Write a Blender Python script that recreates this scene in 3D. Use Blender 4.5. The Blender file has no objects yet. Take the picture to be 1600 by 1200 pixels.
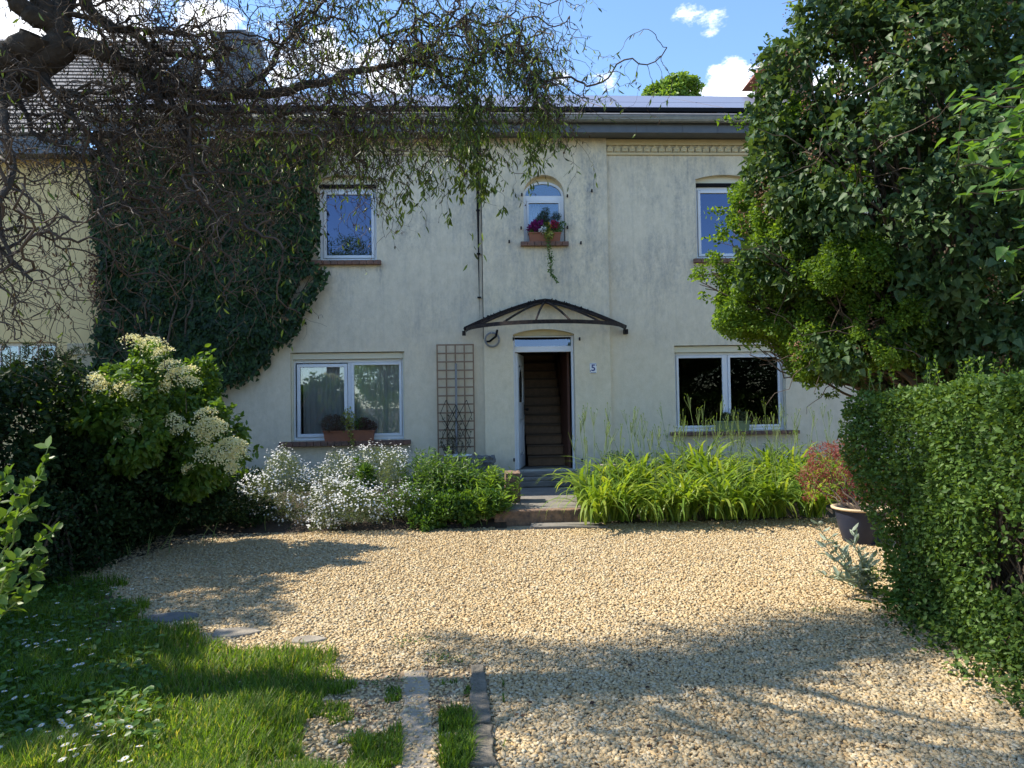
import bpy, math, random
import numpy as np
from mathutils import Vector, Matrix
random.seed(7)
rng = np.random.default_rng(11)
S = bpy.context.scene
COL = S.collection
rad = math.radians
# ------------------------------------------------------------------ camera
F = 1105.0                      # focal length in photo pixels (photo is 1600 wide)
YAW, PITCH, ROLL = rad(2.88), rad(1.5), rad(-0.903)
EYE = np.array([0.0, -12.1, 1.6])
_f = np.array([math.sin(YAW)*math.cos(PITCH), math.cos(YAW)*math.cos(PITCH), math.sin(PITCH)])
_r = np.cross(_f, [0, 0, 1.0]); _r /= np.linalg.norm(_r); _u = np.cross(_r, _f)
R_ = _r*math.cos(ROLL)+_u*math.sin(ROLL); U_ = -_r*math.sin(ROLL)+_u*math.cos(ROLL)
cam = bpy.data.cameras.new("camera"); cam.sensor_width = 36; cam.lens = F/1600*36; cam.clip_end = 1500; cam.clip_start = 0.05
co = bpy.data.objects.new("camera", cam); COL.objects.link(co)
co.matrix_world = Matrix(((R_[0], U_[0], -_f[0], EYE[0]), (R_[1], U_[1], -_f[1], EYE[1]), (R_[2], U_[2], -_f[2], EYE[2]), (0, 0, 0, 1)))
S.camera = co
# ------------------------------------------------------------------ sun, sky, exposure
SUN_EL = rad(47); SUN_AZ = rad(-81)     # azimuth from +Y, clockwise: the sun stands left and a little behind the house
sd = Vector((math.sin(SUN_AZ)*math.cos(SUN_EL), math.cos(SUN_AZ)*math.cos(SUN_EL), math.sin(SUN_EL)))
sun = bpy.data.lights.new("sun", 'SUN'); sun.energy = 4.1; sun.angle = rad(0.53); sun.color = (1.0, 0.92, 0.78)
so = bpy.data.objects.new("sun", sun); COL.objects.link(so); so.rotation_euler = sd.to_track_quat('Z', 'Y').to_euler()
W = bpy.data.worlds.new("World"); S.world = W; W.use_nodes = True
nt = W.node_tree; nt.nodes.clear()
out = nt.nodes.new('ShaderNodeOutputWorld'); bg = nt.nodes.new('ShaderNodeBackground'); bg.inputs[1].default_value = 0.15
sky = nt.nodes.new('ShaderNodeTexSky'); sky.sky_type = 'NISHITA'; sky.sun_disc = False
sky.sun_elevation = SUN_EL; sky.sun_rotation = SUN_AZ; sky.air_density = 1.0; sky.dust_density = 0.15; sky.ozone_density = 2.2
tc = nt.nodes.new('ShaderNodeTexCoord')
def dirv(px, py):
    d = R_*(px-800)/F+U_*(600-py)/F+_f; return d/np.linalg.norm(d)
ns = nt.nodes.new('ShaderNodeTexNoise'); ns.inputs['Scale'].default_value = 13; ns.inputs['Detail'].default_value = 10; ns.inputs['Roughness'].default_value = 0.64
mp = nt.nodes.new('ShaderNodeMapping'); mp.inputs['Scale'].default_value = (1, 1, 1.9)
nt.links.new(tc.outputs['Generated'], mp.inputs[0]); nt.links.new(mp.outputs[0], ns.inputs['Vector'])
acc = None
# where clouds stand in the sky: direction, angular size (deg), weight
for (px, py, sz, w) in [(150, 60, 7, .85), (330, 110, 6, .8), (470, 110, 5, .8), (20, 60, 8, .8), (1140, 138, 3.0, 1.0), (1215, 150, 4.0, 1.0), (1095, 152, 2.0, .9),
                        (940, 110, 2.2, .62), (880, 115, 1.6, .60), (1000, 125, 1.6, .55), (1095, 25, 2.6, .66), (1330, 120, 5, .8), (600, 130, 4, .6)]:
    d = dirv(px, py)
    vd = nt.nodes.new('ShaderNodeVectorMath'); vd.operation = 'DOT_PRODUCT'; vd.inputs[1].default_value = d
    nrm = nt.nodes.new('ShaderNodeVectorMath'); nrm.operation = 'NORMALIZE'
    nt.links.new(tc.outputs['Generated'], nrm.inputs[0]); nt.links.new(nrm.outputs[0], vd.inputs[0])
    mr = nt.nodes.new('ShaderNodeMapRange'); mr.interpolation_type = 'SMOOTHSTEP'
    mr.inputs[1].default_value = math.cos(rad(sz)); mr.inputs[2].default_value = 1.0; mr.inputs[3].default_value = 0; mr.inputs[4].default_value = w
    nt.links.new(vd.outputs['Value'], mr.inputs[0])
    if acc is None: acc = mr.outputs[0]
    else:
        m = nt.nodes.new('ShaderNodeMath'); m.operation = 'MAXIMUM'; nt.links.new(acc, m.inputs[0]); nt.links.new(mr.outputs[0], m.inputs[1]); acc = m.outputs[0]
m1 = nt.nodes.new('ShaderNodeMath'); m1.operation = 'MULTIPLY_ADD'; m1.inputs[1].default_value = 0.85; nt.links.new(acc, m1.inputs[0])
m0 = nt.nodes.new('ShaderNodeMath'); m0.operation = 'MULTIPLY_ADD'; m0.inputs[1].default_value = 2.6; m0.inputs[2].default_value = -1.3; nt.links.new(ns.outputs['Fac'], m0.inputs[0]); nt.links.new(m0.outputs[0], m1.inputs[2])
cr = nt.nodes.new('ShaderNodeMapRange'); cr.interpolation_type = 'SMOOTHSTEP'
cr.inputs[1].default_value = 0.40; cr.inputs[2].default_value = 0.85; nt.links.new(m1.outputs[0], cr.inputs[0])
mx = nt.nodes.new('ShaderNodeMix'); mx.data_type = 'RGBA'; mx.inputs[7].default_value = (6.4, 6.5, 6.8, 1)
hs = nt.nodes.new('ShaderNodeHueSaturation'); hs.inputs['Saturation'].default_value = 1.08; hs.inputs['Value'].default_value = 1.0
nt.links.new(sky.outputs[0], hs.inputs['Color']); nt.links.new(hs.outputs[0], mx.inputs[6]); nt.links.new(cr.outputs[0], mx.inputs[0])
nt.links.new(mx.outputs[2], bg.inputs[0]); nt.links.new(bg.outputs[0], out.inputs[0])
S.view_settings.view_transform = 'Standard'; S.view_settings.look = 'None'; S.view_settings.gamma = 1; S.view_settings.exposure = 1.14
S.render.engine = 'CYCLES'; S.cycles.max_bounces = 7; S.cycles.diffuse_bounces = 3; S.cycles.glossy_bounces = 3; S.cycles.transmission_bounces = 5; S.cycles.transparent_max_bounces = 12
S.cycles.caustics_reflective = False; S.cycles.caustics_refractive = False
# ------------------------------------------------------------------ pixel -> place
def ray(px, py):
    return R_*(px-800)/F+U_*(600-py)/F+_f
def P(px, py, y=0.0):
    """point on the vertical plane at world y seen at a photo pixel"""
    d = ray(px, py); return EYE+d*((y-EYE[1])/d[1])
def D(px, py, dist):
    return P(px, py, EYE[1]+dist)
def G(px, py, z=0.0):
    d = ray(px, py); return EYE+d*((z-EYE[2])/d[2])
# ------------------------------------------------------------------ materials
def mat(name, col, rough=.7, metal=0, spec=.5, noise=None, bump=None, trans=0, coat=0):
    m = bpy.data.materials.new(name); m.use_nodes = True; t = m.node_tree; b = t.nodes['Principled BSDF']
    b.inputs['Base Color'].default_value = (*col, 1); b.inputs['Roughness'].default_value = rough; b.inputs['Metallic'].default_value = metal
    b.inputs['Specular IOR Level'].default_value = spec; b.inputs['Coat Weight'].default_value = coat
    if noise or bump: tc = t.nodes.new('ShaderNodeTexCoord')
    if noise:                                    # (scale, colour2, sharpness)
        sc, c2, amt = noise
        n = t.nodes.new('ShaderNodeTexNoise'); n.inputs['Scale'].default_value = sc; n.inputs['Detail'].default_value = 6; n.inputs['Roughness'].default_value = .65
        t.links.new(tc.outputs['Object'], n.inputs['Vector'])
        r = t.nodes.new('ShaderNodeMapRange'); r.inputs[1].default_value = .5-amt; r.inputs[2].default_value = .5+amt; t.links.new(n.outputs['Fac'], r.inputs[0])
        x = t.nodes.new('ShaderNodeMix'); x.data_type = 'RGBA'; x.inputs[6].default_value = (*col, 1); x.inputs[7].default_value = (*c2, 1)
        t.links.new(r.outputs[0], x.inputs[0]); t.links.new(x.outputs[2], b.inputs['Base Color'])
    if bump:
        sc, st = bump
        n = t.nodes.new('ShaderNodeTexNoise'); n.inputs['Scale'].default_value = sc; n.inputs['Detail'].default_value = 5
        t.links.new(tc.outputs['Object'], n.inputs['Vector'])
        bp = t.nodes.new('ShaderNodeBump'); bp.inputs['Strength'].default_value = st; bp.inputs['Distance'].default_value = .02
        t.links.new(n.outputs['Fac'], bp.inputs['Height']); t.links.new(bp.outputs[0], b.inputs['Normal'])
    return m
def leafmat(name, cols, rough=.45, trans=.35, spec=.4, tcol=None):
    """leaf material: colour picked along cols by the per-leaf attribute rnd, plus light passing through the leaf"""
    m = bpy.data.materials.new(name); m.use_nodes = True; t = m.node_tree; b = t.nodes['Principled BSDF']
    a = t.nodes.new('ShaderNodeAttribute'); a.attribute_name = 'rnd'
    r = t.nodes.new('ShaderNodeValToRGB'); e = r.color_ramp.elements
    while len(e) < len(cols): e.new(.5)
    for i, c in enumerate(cols):
        e[i].position = i/(len(cols)-1) if len(cols) > 1 else 0; e[i].color = (*c, 1)
    t.links.new(a.outputs['Fac'], r.inputs[0]); t.links.new(r.outputs[0], b.inputs['Base Color'])
    b.inputs['Roughness'].default_value = rough; b.inputs['Specular IOR Level'].default_value = spec
    if trans:
        tr = t.nodes.new('ShaderNodeBsdfTranslucent'); ms = t.nodes.new('ShaderNodeMixShader'); ms.inputs[0].default_value = trans
        mc = t.nodes.new('ShaderNodeMix'); mc.data_type = 'RGBA'; mc.blend_type = 'MULTIPLY'; mc.inputs[0].default_value = 1
        mc.inputs[7].default_value = (*(tcol or (1.9, 1.7, .55)), 1)
        t.links.new(r.outputs[0], mc.inputs[6]); t.links.new(mc.outputs[2], tr.inputs[0])
        o = t.nodes['Material Output']; t.links.new(b.outputs[0], ms.inputs[1]); t.links.new(tr.outputs[0], ms.inputs[2]); t.links.new(ms.outputs[0], o.inputs[0])
    return m
def stucco(name, base, stain, streak=.5, top=.5, scale=1.0):
    m = bpy.data.materials.new(name); m.use_nodes = True; t = m.node_tree; b = t.nodes['Principled BSDF']; L = t.links
    b.inputs['Roughness'].default_value = .93; b.inputs['Specular IOR Level'].default_value = .2
    tc = t.nodes.new('ShaderNodeTexCoord')
    def noise(sc, det, vec=None, ro=.6):
        n = t.nodes.new('ShaderNodeTexNoise'); n.inputs['Scale'].default_value = sc; n.inputs['Detail'].default_value = det; n.inputs['Roughness'].default_value = ro
        mpp = t.nodes.new('ShaderNodeMapping'); mpp.inputs['Scale'].default_value = vec or (1, 1, 1); L.new(tc.outputs['Object'], mpp.inputs[0]); L.new(mpp.outputs[0], n.inputs['Vector'])
        return n.outputs['Fac']
    def mr(s, a, c, lo=0, hi=1):
        r = t.nodes.new('ShaderNodeMapRange'); r.inputs[1].default_value = a; r.inputs[2].default_value = c; r.inputs[3].default_value = lo; r.inputs[4].default_value = hi; L.new(s, r.inputs[0]); return r.outputs[0]
    def math_(op, a, c):
        q = t.nodes.new('ShaderNodeMath'); q.operation = op; q.use_clamp = False
        for i, v in enumerate((a, c)):
            if isinstance(v, (int, float)): q.inputs[i].default_value = v
            else: L.new(v, q.inputs[i])
        return q.outputs[0]
    sx = t.nodes.new('ShaderNodeSeparateXYZ'); L.new(tc.outputs['Object'], sx.inputs[0])
    big = mr(noise(.7*scale, 6), .38, .60)
    stre = mr(noise(2.6*scale, 9, (1.5, 1, .50), .78), .43, .64)
    fine = mr(noise(26, 5, (1, 1, .55), .8), .45, .68)
    zt = mr(sx.outputs['Z'], 2.0, 4.6, .25, 1.0)                 # weathering gathers on the exposed upper part
    f = math_('MULTIPLY', math_('ADD', math_('MULTIPLY', stre, .62), math_('MULTIPLY', fine, .42)), math_('MULTIPLY', math_('ADD', math_('MULTIPLY', big, .8), .2), zt))
    runs = mr(noise(5.5, 4, (2.6, 1, .10), .5), .56, .74, 0, .22); f = math_('ADD', f, math_('MULTIPLY', runs, zt)); base_d = mr(math_('ADD', sx.outputs['Z'], math_('MULTIPLY', noise(4, 4), .5)), .55, 1.05, .55, 0); f = math_('ADD', f, base_d)
    geo = t.nodes.new('ShaderNodeNewGeometry'); sg2 = t.nodes.new('ShaderNodeSeparateXYZ'); L.new(geo.outputs['Position'], sg2.inputs[0]); wob = math_('MULTIPLY', math_('SUBTRACT', noise(6, 4), .5), .22); dn = mr(noise(7, 5, (3, 1, .6)), .35, .65)
    for (dpx, dpy, w_, h_, k_) in [(486, 413, .05, .8, .75), (594, 413, .06, 1.0, .8), (815, 385, .04, .9, .8), (886, 385, .05, 1.1, .8), (440, 696, .05, .5, .6), (641, 696, .06, .6, .7), (1085, 412, .05, .9, .7), (1048, 684, .05, .5, .6), (946, 222, .12, 2.6, .7), (985, 240, .14, 1.8, .5), (700, 240, .20, 2.4, .55), (1040, 240, .12, 2.0, .45), (800, 222, .16, 1.5, .6), (880, 222, .14, 1.2, .55)]:
        pw = P(dpx, dpy, 0); ax2 = math_('ABSOLUTE', math_('ADD', math_('SUBTRACT', sg2.outputs['X'], float(pw[0])), wob), 0)
        mk = math_('MULTIPLY', mr(ax2, w_*.3, w_*1.5, 1, 0), math_('MULTIPLY', mr(sg2.outputs['Z'], float(pw[2])-h_, float(pw[2])-.02, 0, k_), math_('LESS_THAN', sg2.outputs['Z'], float(pw[2]))))
        f = math_('MAXIMUM', f, math_('MULTIPLY', mk, dn))
    f = mr(f, 0, 1.0, 0, streak*1.2)
    x = t.nodes.new('ShaderNodeMix'); x.data_type = 'RGBA'; x.inputs[6].default_value = (*base, 1); x.inputs[7].default_value = (*stain, 1); L.new(f, x.inputs[0])
    # faint tone change between brighter and duller render
    y = t.nodes.new('ShaderNodeMix'); y.data_type = 'RGBA'; y.blend_type = 'MULTIPLY'; y.inputs[7].default_value = (.86, .85, .80, 1)
    L.new(mr(noise(9, 6, (1, 1, .8), .75), .35, .7), y.inputs[0]); L.new(x.outputs[2], y.inputs[6]); L.new(y.outputs[2], b.inputs['Base Color'])
    bp = t.nodes.new('ShaderNodeBump'); bp.inputs['Strength'].default_value = .55; bp.inputs['Distance'].default_value = .008
    h = math_('ADD', noise(70, 4), math_('MULTIPLY', noise(9, 3), .7))
    L.new(h, bp.inputs['Height']); L.new(bp.outputs[0], b.inputs['Normal'])
    return m
def glass(name, tint=(.55, .6, .65), refl=.30, gc=(.80, .88, 1)):
    m = bpy.data.materials.new(name); m.use_nodes = True; t = m.node_tree; t.nodes.remove(t.nodes['Principled BSDF'])
    g = t.nodes.new('ShaderNodeBsdfGlossy'); g.inputs['Roughness'].default_value = .0; g.inputs['Color'].default_value = (*gc, 1)
    tr = t.nodes.new('ShaderNodeBsdfTransparent'); tr.inputs[0].default_value = (*tint, 1)
    fr = t.nodes.new('ShaderNodeFresnel'); fr.inputs[0].default_value = 1.6
    ad = t.nodes.new('ShaderNodeMath'); ad.operation = 'ADD'; ad.use_clamp = True; ad.inputs[1].default_value = refl-.05; t.links.new(fr.outputs[0], ad.inputs[0])
    ms = t.nodes.new('ShaderNodeMixShader'); t.links.new(ad.outputs[0], ms.inputs[0]); t.links.new(tr.outputs[0], ms.inputs[1]); t.links.new(g.outputs[0], ms.inputs[2])
    t.links.new(ms.outputs[0], t.nodes['Material Output'].inputs[0])
    return m
M = {}
M['stucco'] = stucco('cream_stucco', (.76, .68, .54), (.32, .32, .315), 1.0)
M['stucco_warm'] = stucco('cream_stucco_porch', (.78, .69, .53), (.32, .325, .325), 1.0)
M['plain'] = mat('cream_plain', (.66, .57, .38), .9, noise=(6, (.55, .48, .33), .2))
M['yellow'] = mat('yellow_render', (.76, .58, .28), .9, noise=(1.2, (.68, .53, .28), .25), bump=(60, .3))
M['white'] = mat('white_upvc', (.74, .77, .83), .32, noise=(3, (.66, .69, .75), .3))
M['shutter'] = mat('cream_shutter', (.66, .62, .48), .5)
M['glass'] = glass('window_glass', (.88, .90, .92), .14, (.70, .82, 1))
M['glassu'] = glass('window_glass_sky_tint', (.30, .34, .42), .19, (.40, .50, .80)); M['glassd'] = glass('window_glass_dark', (.4, .42, .4), .05, (.55, .6, .6))  # upper glass: the mirrored sky's blue is put into its reflection colour
M['brick'] = mat('brick_sill', (.20, .10, .07), .75, noise=(14, (.12, .075, .06), .12), bump=(60, .5))
M['slate'] = mat('fascia_slate', (.075, .088, .112), .5, noise=(5, (.11, .125, .15), .25))
M['roof'] = mat('roof_slate', (.10, .10, .11), .55, noise=(9, (.17, .165, .165), .2))
M['zinc'] = mat('zinc_gutter', (.30, .31, .30), .45, .6, noise=(8, (.20, .21, .20), .2))
M['black'] = mat('black_metal', (.008, .008, .010), .7, 0, .12)
M['iron'] = mat('wrought_iron', (.010, .009, .012), .65, 0, .2, noise=(20, (.04, .03, .025), .1))
M['panel'] = mat('solar_panel', (.20, .19, .23), .30, 0, .6)
M['wood'] = mat('trellis_wood', (.30, .20, .13), .85, noise=(20, (.20, .13, .085), .2))
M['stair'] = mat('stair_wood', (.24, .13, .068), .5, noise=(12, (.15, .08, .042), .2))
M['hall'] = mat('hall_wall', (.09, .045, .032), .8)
M['room'] = mat('room_wall', (.16, .15, .14), .9)
M['curtain'] = mat('net_curtain', (.86, .88, .88), .9)
M['terra'] = mat('terracotta', (.30, .115, .06), .75, noise=(9, (.22, .09, .06), .2))
M['green_plastic'] = mat('green_plastic', (.17, .22, .12), .5)
M['conc'] = mat('old_concrete', (.33, .29, .23), .95, noise=(7, (.20, .175, .14), .2), bump=(25, .6))
M['stone'] = mat('grey_stone', (.22, .20, .175), .9, noise=(5, (.14, .13, .115), .2), bump=(14, .6))
M['rock'] = mat('dark_rock', (.10, .105, .105), .85, noise=(8, (.16, .16, .155), .2), bump=(12, .8))
M['rustbrick'] = mat('weathered_brick', (.27, .17, .11), .95, noise=(11, (.10, .075, .06), .14), bump=(22, .9))
M['blue'] = mat('plate_blue', (.03, .05, .22), .35)
M['enamel'] = mat('plate_enamel', (.80, .84, .90), .3)
M['grey'] = mat('grey_plastic', (.22, .23, .25), .5)
M['whitep'] = mat('white_plastic', (.78, .80, .80), .35)
M['potblue'] = mat('pot_glaze', (.016, .022, .042), .42, 0, .3, noise=(6, (.028, .034, .056), .25))
M['potrim'] = mat('pot_rim', (.55, .42, .27), .6)
M['soil'] = mat('bed_soil', (.06, .042, .028), .95, noise=(12, (.035, .026, .018), .2), bump=(30, .9))
M['bark'] = mat('willow_bark', (.055, .042, .032), .9, noise=(14, (.028, .022, .018), .15), bump=(35, .9))
M['twig'] = mat('willow_twig', (.085, .060, .042), .75, noise=(5, (.035, .025, .022), .15))
M['twig2'] = mat('shrub_twig', (.085, .06, .04), .8)
M['steml'] = mat('green_stem', (.14, .20, .05), .6)
M['moss'] = mat('dirt_lawn', (.20, .15, .085), .95, noise=(6, (.075, .075, .035), .16), bump=(25, .8))
M['path'] = M['conc']
# ------------------------------------------------------------------ objects
ROOT = {}
def tag(o, label=None, cat=None, group=None, kind=None):
    if label: o['label'] = label
    if cat: o['category'] = cat
    if group: o['group'] = group
    if kind: o['kind'] = kind
    return o
def thing(name, label, cat, loc=(0, 0, 0), group=None):
    o = bpy.data.objects.new(name, None); COL.objects.link(o); o.location = [float(v) for v in loc]; o.empty_display_size = .1
    ROOT[o] = np.array(loc, float); return tag(o, label, cat, group)
def link(name, me, parent=None):
    o = bpy.data.objects.new(name, me); COL.objects.link(o)
    if parent is not None: o.parent = parent; ROOT[o] = ROOT[parent]
    else: ROOT[o] = np.zeros(3)
    return o
def mesh_np(name, V, faces, m, parent=None, rnd=None, smooth=False, mats=None, mi=None):
    """faces: list of int arrays (n,k); coordinates in world space"""
    V = np.asarray(V, np.float32).reshape(-1, 3)
    if parent is not None: V = V-ROOT[parent].astype(np.float32)
    me = bpy.data.meshes.new(name)
    me.vertices.add(len(V)); me.vertices.foreach_set('co', V.ravel())
    fl = [np.asarray(f, np.int32) for f in faces if len(f)]
    lt = np.concatenate([np.full(len(f), f.shape[1], np.int32) for f in fl]); li = np.concatenate([f.ravel() for f in fl])
    me.loops.add(len(li)); me.loops.foreach_set('vertex_index', li)
    me.polygons.add(len(lt)); ls = np.zeros(len(lt), np.int32); ls[1:] = np.cumsum(lt)[:-1]
    me.polygons.foreach_set('loop_start', ls); me.polygons.foreach_set('loop_total', lt)
    if smooth: me.polygons.foreach_set('use_smooth', np.ones(len(lt), bool))
    for mm in (mats or [m]): me.materials.append(mm)
    if mi is not None: me.polygons.foreach_set('material_index', np.asarray(mi, np.int32))
    me.update(calc_edges=True)
    if rnd is not None:
        a = me.attributes.new('rnd', 'FLOAT', 'POINT'); a.data.foreach_set('value', np.asarray(rnd, np.float32))
    return link(name, me, parent)
class MB:
    def __init__(s): s.v = []; s.f = []
    def quad(s, a, b, c, d): n = len(s.v); s.v += [tuple(a), tuple(b), tuple(c), tuple(d)]; s.f.append((n, n+1, n+2, n+3)); return s
    def poly(s, pts): n = len(s.v); s.v += [tuple(p) for p in pts]; s.f.append(tuple(range(n, n+len(pts)))); return s
    def box(s, x0, x1, y0, y1, z0, z1):
        n = len(s.v)
        s.v += [(x0, y0, z0), (x1, y0, z0), (x1, y1, z0), (x0, y1, z0), (x0, y0, z1), (x1, y0, z1), (x1, y1, z1), (x0, y1, z1)]
        s.f += [tuple(n+i for i in q) for q in ((0, 3, 2, 1), (4, 5, 6, 7), (0, 1, 5, 4), (1, 2, 6, 5), (2, 3, 7, 6), (3, 0, 4, 7))]; return s
    def prism(s, pts, d):
        """polygon pts (3D) extruded by vector d"""
        n = len(s.v); k = len(pts); d = np.array(d)
        s.v += [tuple(p) for p in pts]+[tuple(np.array(p)+d) for p in pts]
        s.f.append(tuple(n+i for i in range(k))); s.f.append(tuple(n+k+i for i in reversed(range(k))))
        for i in range(k): j = (i+1) % k; s.f.append((n+i, n+k+i, n+k+j, n+j))
        return s
    def bar(s, a, b, w, h=None, up=(0, 0, 1)):
        a = Vector(a); b = Vector(b); h = h or w; t = (b-a).normalized(); sd_ = t.cross(Vector(up))
        if sd_.length < 1e-4: sd_ = t.cross(Vector((1, 0, 0)))
        sd_.normalize(); u = sd_.cross(t)
        c = [sd_*w/2+u*h/2, -sd_*w/2+u*h/2, -sd_*w/2-u*h/2, sd_*w/2-u*h/2]
        n = len(s.v); s.v += [tuple(a+q) for q in c]+[tuple(b+q) for q in c]
        s.f += [(n, n+1, n+2, n+3), (n+7, n+6, n+5, n+4)]+[(n+i, n+4+i, n+4+(i+1) % 4, n+(i+1) % 4) for i in range(4)]; return s
    def tube(s, pts, r, k=8, caps=True):
        pts = np.array(pts, float); rr = np.full(len(pts), r) if np.isscalar(r) else np.array(r)
        V, Fq = tubes(pts[None], rr[None], k); n = len(s.v)
        s.v += [tuple(p) for p in V]; s.f += [tuple(int(i)+n for i in q) for q in Fq]
        if caps: s.f.append(tuple(n+i for i in reversed(range(k)))); s.f.append(tuple(n+(len(pts)-1)*k+i for i in range(k)))
        return s
    def lathe(s, c, prof, k=40):
        n = len(s.v)
        for r, z in prof:
            for i in range(k): a = 2*math.pi*i/k; s.v.append((c[0]+r*math.cos(a), c[1]+r*math.sin(a), c[2]+z))
        for j in range(len(prof)-1):
            for i in range(k): s.f.append((n+j*k+i, n+j*k+(i+1) % k, n+(j+1)*k+(i+1) % k, n+(j+1)*k+i))
        return s
    def build(s, name, m, parent=None, bevel=0, smooth=False, seg=2):
        me = bpy.data.meshes.new(name); o0 = ROOT[parent] if parent is not None else np.zeros(3)
        me.from_pydata([tuple(float(a)-b for a, b in zip(p, o0)) for p in s.v], [], s.f); me.materials.append(m); me.update()
        if smooth:
            for p in me.polygons: p.use_smooth = True
        o = link(name, me, parent)
        if bevel: b = o.modifiers.new('bevel', 'BEVEL'); b.width = bevel; b.segments = seg; b.limit_method = 'ANGLE'
        return o
def tubes(Pt, Rr, k=4):
    """Pt (N,M,3), Rr (N,M) -> verts, quads"""
    Nn, Mm, _ = Pt.shape
    T = np.gradient(Pt, axis=1); T /= np.linalg.norm(T, axis=2, keepdims=True)+1e-9
    ref = np.where(np.abs(T[:, :1, 2:3]) > .8, np.array([1., 0, 0]), np.array([0, 0, 1.]))
    A = np.cross(T, np.broadcast_to(ref, T.shape)); A /= np.linalg.norm(A, axis=2, keepdims=True)+1e-9; B = np.cross(T, A)
    an = np.arange(k)*2*math.pi/k
    V = Pt[:, :, None, :]+Rr[:, :, None, None]*(A[:, :, None, :]*np.cos(an)[None, None, :, None]+B[:, :, None, :]*np.sin(an)[None, None, :, None])
    i = np.arange(Nn)[:, None, None]*Mm*k; j = np.arange(Mm-1)[None, :, None]*k; q = np.arange(k)[None, None, :]; q2 = (q+1) % k
    Fq = np.stack([i+j+q, i+j+q2, i+j+k+q2, i+j+k+q], -1).reshape(-1, 4)
    return V.reshape(-1, 3), Fq
def unit(a): return a/(np.linalg.norm(a, axis=-1, keepdims=True)+1e-9)
def rdir(n): return unit(rng.normal(size=(n, 3)))
T_OVAL = (np.array([[0, 0, 0], [.3, -.27, .07], [.68, -.22, .06], [1, 0, -.06], [.68, .22, .06], [.3, .27, .07]]), [(0, 1, 2, 3), (0, 3, 4, 5)])
T_HEART = (np.array([[0, 0, 0], [.18, -.40, .10], [.58, -.27, .07], [1.05, 0, -.10], [.58, .27, .07], [.18, .40, .10]]), [(0, 1, 2, 3), (0, 3, 4, 5)])
T_NARROW = (np.array([[0, 0, 0], [.35, -.09, .03], [.7, -.07, -.03], [1, .04, -.16], [.7, .07, -.03], [.35, .09, .03]]), [(0, 1, 2, 3), (0, 3, 4, 5)])
T_IVY = (np.array([[0, 0, 0], [-.05, -.42, .05], [.42, -.30, .0], [1, 0, -.12], [.42, .30, .0], [-.05, .42, .05]]), [(0, 1, 2, 3), (0, 3, 4, 5)])
T_DIA = (np.array([[0, 0, 0], [.45, -.32, .07], [1, 0, -.03], [.45, .32, .07]]), [(0, 1, 2, 3)])
def leaves(name, pos, tip, nrm, size, tmpl, m, parent=None, rnd=None, width=1.0):
    tv, tf = tmpl; K = len(tv); n = len(pos)
    T = unit(tip); B = unit(np.cross(nrm, T)); Nn = np.cross(T, B); s = np.asarray(size)[:, None, None] if np.ndim(size) else size
    V = pos[:, None, :]+s*(tv[None, :, 0:1]*T[:, None, :]+width*tv[None, :, 1:2]*B[:, None, :]+tv[None, :, 2:3]*Nn[:, None, :])
    Fq = (np.arange(n)[:, None, None]*K+np.array(tf)[None]).reshape(-1, 4)
    if rnd is None: rnd = rng.random(n)
    return mesh_np(name, V.reshape(-1, 3), [Fq], m, parent, rnd=np.repeat(rnd, K))
def strips(name, Pt, side, wid, m, parent=None, rnd=None, build=True):
    """ribbons: Pt (N,M,3), side (N,3) or (N,M,3), wid (N,M) half widths"""
    Nn, Mm, _ = Pt.shape
    if side.ndim == 2: side = side[:, None, :]
    V = np.stack([Pt-side*wid[:, :, None], Pt+side*wid[:, :, None]], 2).reshape(-1, 3)
    i = np.arange(Nn)[:, None]*Mm*2; j = np.arange(Mm-1)[None]*2
    Fq = np.stack([i+j, i+j+1, i+j+3, i+j+2], -1).reshape(-1, 4)
    if rnd is None: rnd = rng.random(Nn)
    r = np.repeat(rnd, Mm*2)
    if not build: return V, Fq, r
    return mesh_np(name, V, [Fq], m, parent, rnd=r)
_grid = {}
def vn(p, sc, seed=0):
    """value noise 0..1, vectorised"""
    if seed not in _grid: _grid[seed] = np.random.default_rng(seed+99).random((32, 32, 32)).astype(np.float32)
    g = _grid[seed]; q = p*sc; i = np.floor(q).astype(int); f = q-i; f = f*f*(3-2*f); i &= 31; j = (i+1) & 31
    def c(a, b, d): return g[a[:, 0], b[:, 1], d[:, 2]]
    x00 = c(i, i, i)*(1-f[:, 0])+c(j, i, i)*f[:, 0]; x10 = c(i, j, i)*(1-f[:, 0])+c(j, j, i)*f[:, 0]
    x01 = c(i, i, j)*(1-f[:, 0])+c(j, i, j)*f[:, 0]; x11 = c(i, j, j)*(1-f[:, 0])+c(j, j, j)*f[:, 0]
    return (x00*(1-f[:, 1])+x10*f[:, 1])*(1-f[:, 2])+(x01*(1-f[:, 1])+x11*f[:, 1])*f[:, 2]
def sdf_blobs(bl):
    C = np.array([b[:3] for b in bl]); Rr = np.array([b[3:6] if len(b) > 4 else [b[3]]*3 for b in bl])
    def f(p):
        d = np.full(len(p), 1e9)
        for c, r in zip(C, Rr): d = np.minimum(d, (np.linalg.norm((p-c)/r, axis=1)-1)*r.min())
        return d
    return f, (C-Rr).min(0)-.2, (C+Rr).max(0)+.2
def sdf_box(x0, x1, y0, y1, z0, z1, r=.12):
    c = np.array([(x0+x1)/2, (y0+y1)/2, (z0+z1)/2]); h = np.array([(x1-x0)/2, (y1-y0)/2, (z1-z0)/2])-r
    def f(p):
        q = np.abs(p-c)-h; return np.linalg.norm(np.maximum(q, 0), axis=1)+np.minimum(q.max(1), 0)-r
    return f, np.array([x0, y0, z0])-.15, np.array([x1, y1, z1])+.15
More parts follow.
